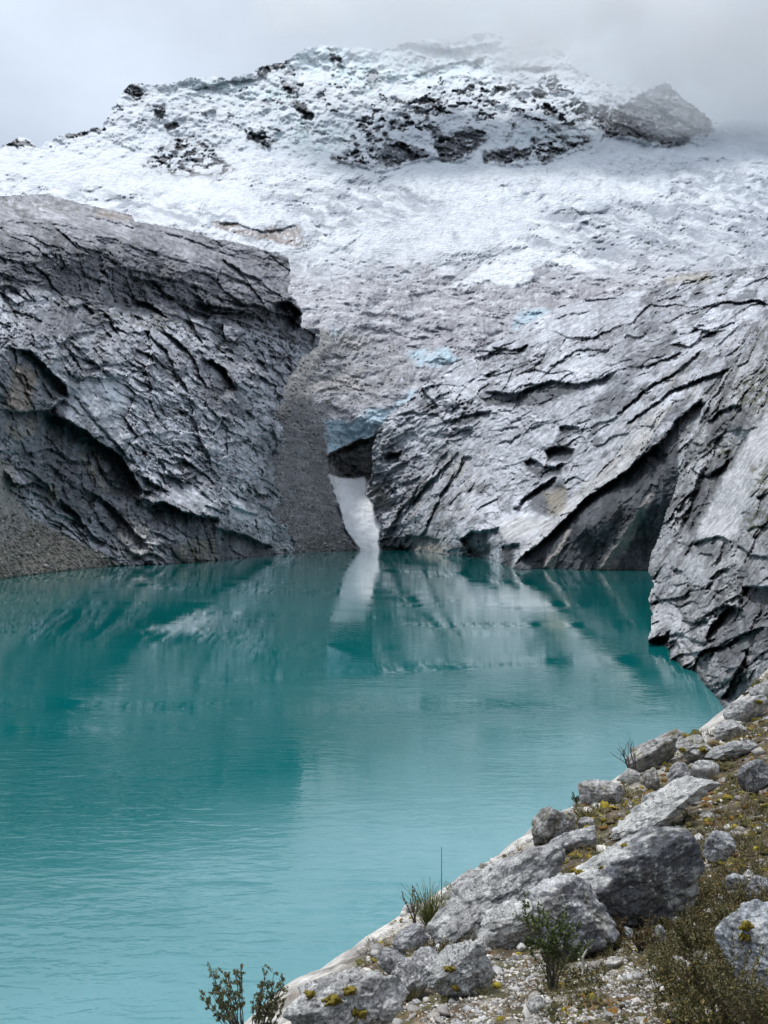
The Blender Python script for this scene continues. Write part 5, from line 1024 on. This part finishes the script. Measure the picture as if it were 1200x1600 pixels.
branchy(1000, 1492, 48, 'reddish brown heath bush under the biggest boulder', name='heath_bush', cat='heath bush', seed=809, spread=.7, n0=16, levels=2, tuft=9, lf=4, leafcol=((.10, .06, .025), (.13, .09, .03), (.07, .055, .02)))
branchy(950, 1478, 44, 'brown heath bush in the corner between the veined and the biggest boulder', name='heath_bush', cat='heath bush', seed=810, spread=.7, n0=14, levels=2, tuft=8, lf=4, leafcol=((.12, .075, .03), (.09, .06, .025)))
for i, (px, py, h, lb) in enumerate([(1130, 1600, 120, 'tallest olive heath clump at the bottom right corner'), (1085, 1570, 85, 'olive heath clump left of the tallest one in the bottom right corner'), (1180, 1640, 100, 'dark heath clump under the large blue grey boulder'), (1070, 1500, 60, 'thin heath clump in the gravel left of the large blue grey boulder'), (1130, 1470, 50, 'dense heath clump against the left side of the large blue grey boulder')]):
    branchy(px, py, h, lb, name='heath_bush', cat='heath bush', seed=820 + i, spread=.45, n0=16, levels=2, tuft=11, lf=5, leafcol=((.09, .085, .03), (.06, .06, .02), (.14, .12, .05)), stemcol=(.16, .12, .08))
tuft(672, 1454, 74, 'tall green grass tuft on the slab edge above the lake', 830, 190, cols=((.11, .13, .04), (.16, .17, .06), (.22, .21, .09)))
tuft(912, 1282, 26, 'low yellow grass tuft on the ledge left of the flat topped boulder', 831, 90, spread=.9)
tuft(978, 1248, 26, 'grass tuft right of the flat topped boulder', 832, 80, spread=.8)
tuft(645, 1570, 44, 'dry grass tuft beside the jagged grey block', 833, 50, cols=((.20, .17, .08), (.13, .12, .05)))
tuft(1186, 1076, 22, 'small grass tuft at the foot of the buttress by the right edge', 834, 60)
tuft(860, 1338, 26, 'dry grass tuft in front of the brown grey boulder', 835, 60, cols=((.20, .17, .08), (.13, .12, .05)))
tuft(985, 1290, 22, 'sparse grass tuft behind the white topped ledge rock', 836, 40)
o = tubes([((0, 0, 0), (0.0, 0, 72 * 16 / F), .7 * 16 / F, .3 * 16 / F)], 'grass_stalk', M_stem, (.12, .11, .07)); p_ = place(690, 1415); o.location = p_[:3]; tag(o, 'single thin grass stalk standing up against the lake', 'grass stalk')

# ------------------------------------------------------------------ rubble on the far shores
def far_rubble():
    V, tal, keep = LV; px = 600 + V[:, 0] / V[:, 1] * F; py = HZ - (V[:, 2] - H) / V[:, 1] * F
    rs = np.random.RandomState(900)
    low = mask(px, py, [(0, 800), (60, 805), (120, 835), (165, 862), (180, 884), (100, 895), (0, 915)], 10)
    w_ = np.where(keep & (V[:, 2] > 0) & (px > -30), (tal > .5) * (.12 + low), 0); w_ = w_ / w_.sum()
    j = rs.choice(len(V), 1900, p=w_)
    scatter_stones('talus_stones', 0, 901, 1.6, 9, [(.24, .23, .21), (.33, .32, .30), (.14, .13, .12), (.28, .26, .22)], 'loose angular stones covering the talus at the left shore', 'stones', pts=V[j], mat=M_scree, sub=1)
    V, sw, mw = BV; py = HZ - (V[:, 2] - H) / V[:, 1] * F
    w_ = sw * (V[:, 2] > 0) * (.12 + np.exp(-(862 - py) / 28)) * (py > 560) + mw * .06; w_ /= w_.sum(); P = V[rs.choice(len(V), 4200, p=w_)]
    scatter_stones('scree_stones', 0, 902, 1.2, 5.5, [(.24, .24, .24), (.34, .34, .34), (.14, .14, .14), (.40, .38, .35)], 'loose stones at the foot of the scree by the snow tongue', 'stones', pts=P, mat=M_scree, sub=1)
far_rubble()

# ------------------------------------------------------------------ cloud on the summit
def make_cloud():
    bm = bmesh.new(); bmesh.ops.create_icosphere(bm, subdivisions=4, radius=1)
    me = bpy.data.meshes.new('cloud'); bm.to_mesh(me); bm.free()
    o = bpy.data.objects.new('cloud', me); sc.collection.objects.link(o)
    o.location = (650, 2580, 1750); o.scale = (1500, 330, 850)
    m = bpy.data.materials.new('cloud_mist'); m.use_nodes = True; t = m.node_tree; t.nodes.clear(); N = t.nodes.new; L = t.links.new
    out = N('ShaderNodeOutputMaterial'); v = N('ShaderNodeVolumePrincipled'); L(v.outputs[0], out.inputs['Volume'])
    v.inputs['Color'].default_value = (.99, .997, 1, 1); v.inputs['Anisotropy'].default_value = .0
    ge = N('ShaderNodeNewGeometry'); sp = N('ShaderNodeSeparateXYZ'); L(ge.outputs['Position'], sp.inputs[0])
    def mr(src, a, b, c=0., d=1.):
        r = N('ShaderNodeMapRange'); r.interpolation_type = 'SMOOTHSTEP'; r.inputs[1].default_value = a; r.inputs[2].default_value = b; r.inputs[3].default_value = c; r.inputs[4].default_value = d; L(src, r.inputs[0]); return r.outputs[0]
    def ma(op, a, b=None, c=None):
        q = N('ShaderNodeMath'); q.operation = op
        for i, k in enumerate((a, b, c)):
            if k is None: continue
            if isinstance(k, (int, float)): q.inputs[i].default_value = k
            else: L(k, q.inputs[i])
        return q.outputs[0]
    n = N('ShaderNodeTexNoise'); n.inputs['Scale'].default_value = .0035; n.inputs['Detail'].default_value = 4; n.inputs['Roughness'].default_value = .55
    mp = N('ShaderNodeMapping'); L(ge.outputs['Position'], mp.inputs[0]); mp.inputs['Scale'].default_value = (1, 1, 1.4); L(mp.outputs[0], n.inputs['Vector'])
    X, Y, Z = sp.outputs
    nz = ma('SUBTRACT', n.outputs[0], .5)
    def ell(cx, cy, cz, rx, ry, rz, k=1.3):
        a = ma('POWER', ma('ABSOLUTE', ma('DIVIDE', ma('SUBTRACT', X, cx), rx)), 2.); b = ma('POWER', ma('ABSOLUTE', ma('DIVIDE', ma('SUBTRACT', Y, cy), ry)), 2.); c = ma('POWER', ma('ABSOLUTE', ma('DIVIDE', ma('SUBTRACT', Z, cz), rz)), 2.)
        r = ma('SQRT', ma('ADD', ma('ADD', a, b), c)); return mr(ma('MULTIPLY_ADD', nz, -k, r), 1.08, .6)
    # veil hanging over the top, bank on the right shoulder
    veil = ell(240, 2600, 1810, 800, 130, 290, 1.5)
    bank = ma('MAXIMUM', ell(1130, 2500, 1630, 700, 150, 400, 1.5), ell(1330, 2420, 1290, 330, 130, 230, 1.5))
    d = ma('ADD', ma('MULTIPLY', veil, .022), ma('MULTIPLY', bank, .012))
    L(d, v.inputs['Density'])
    me.materials.append(m); tag(o, 'soft white cloud lying over the summit and the right shoulder of the snow mountain', 'cloud', kind='stuff')
make_cloud()
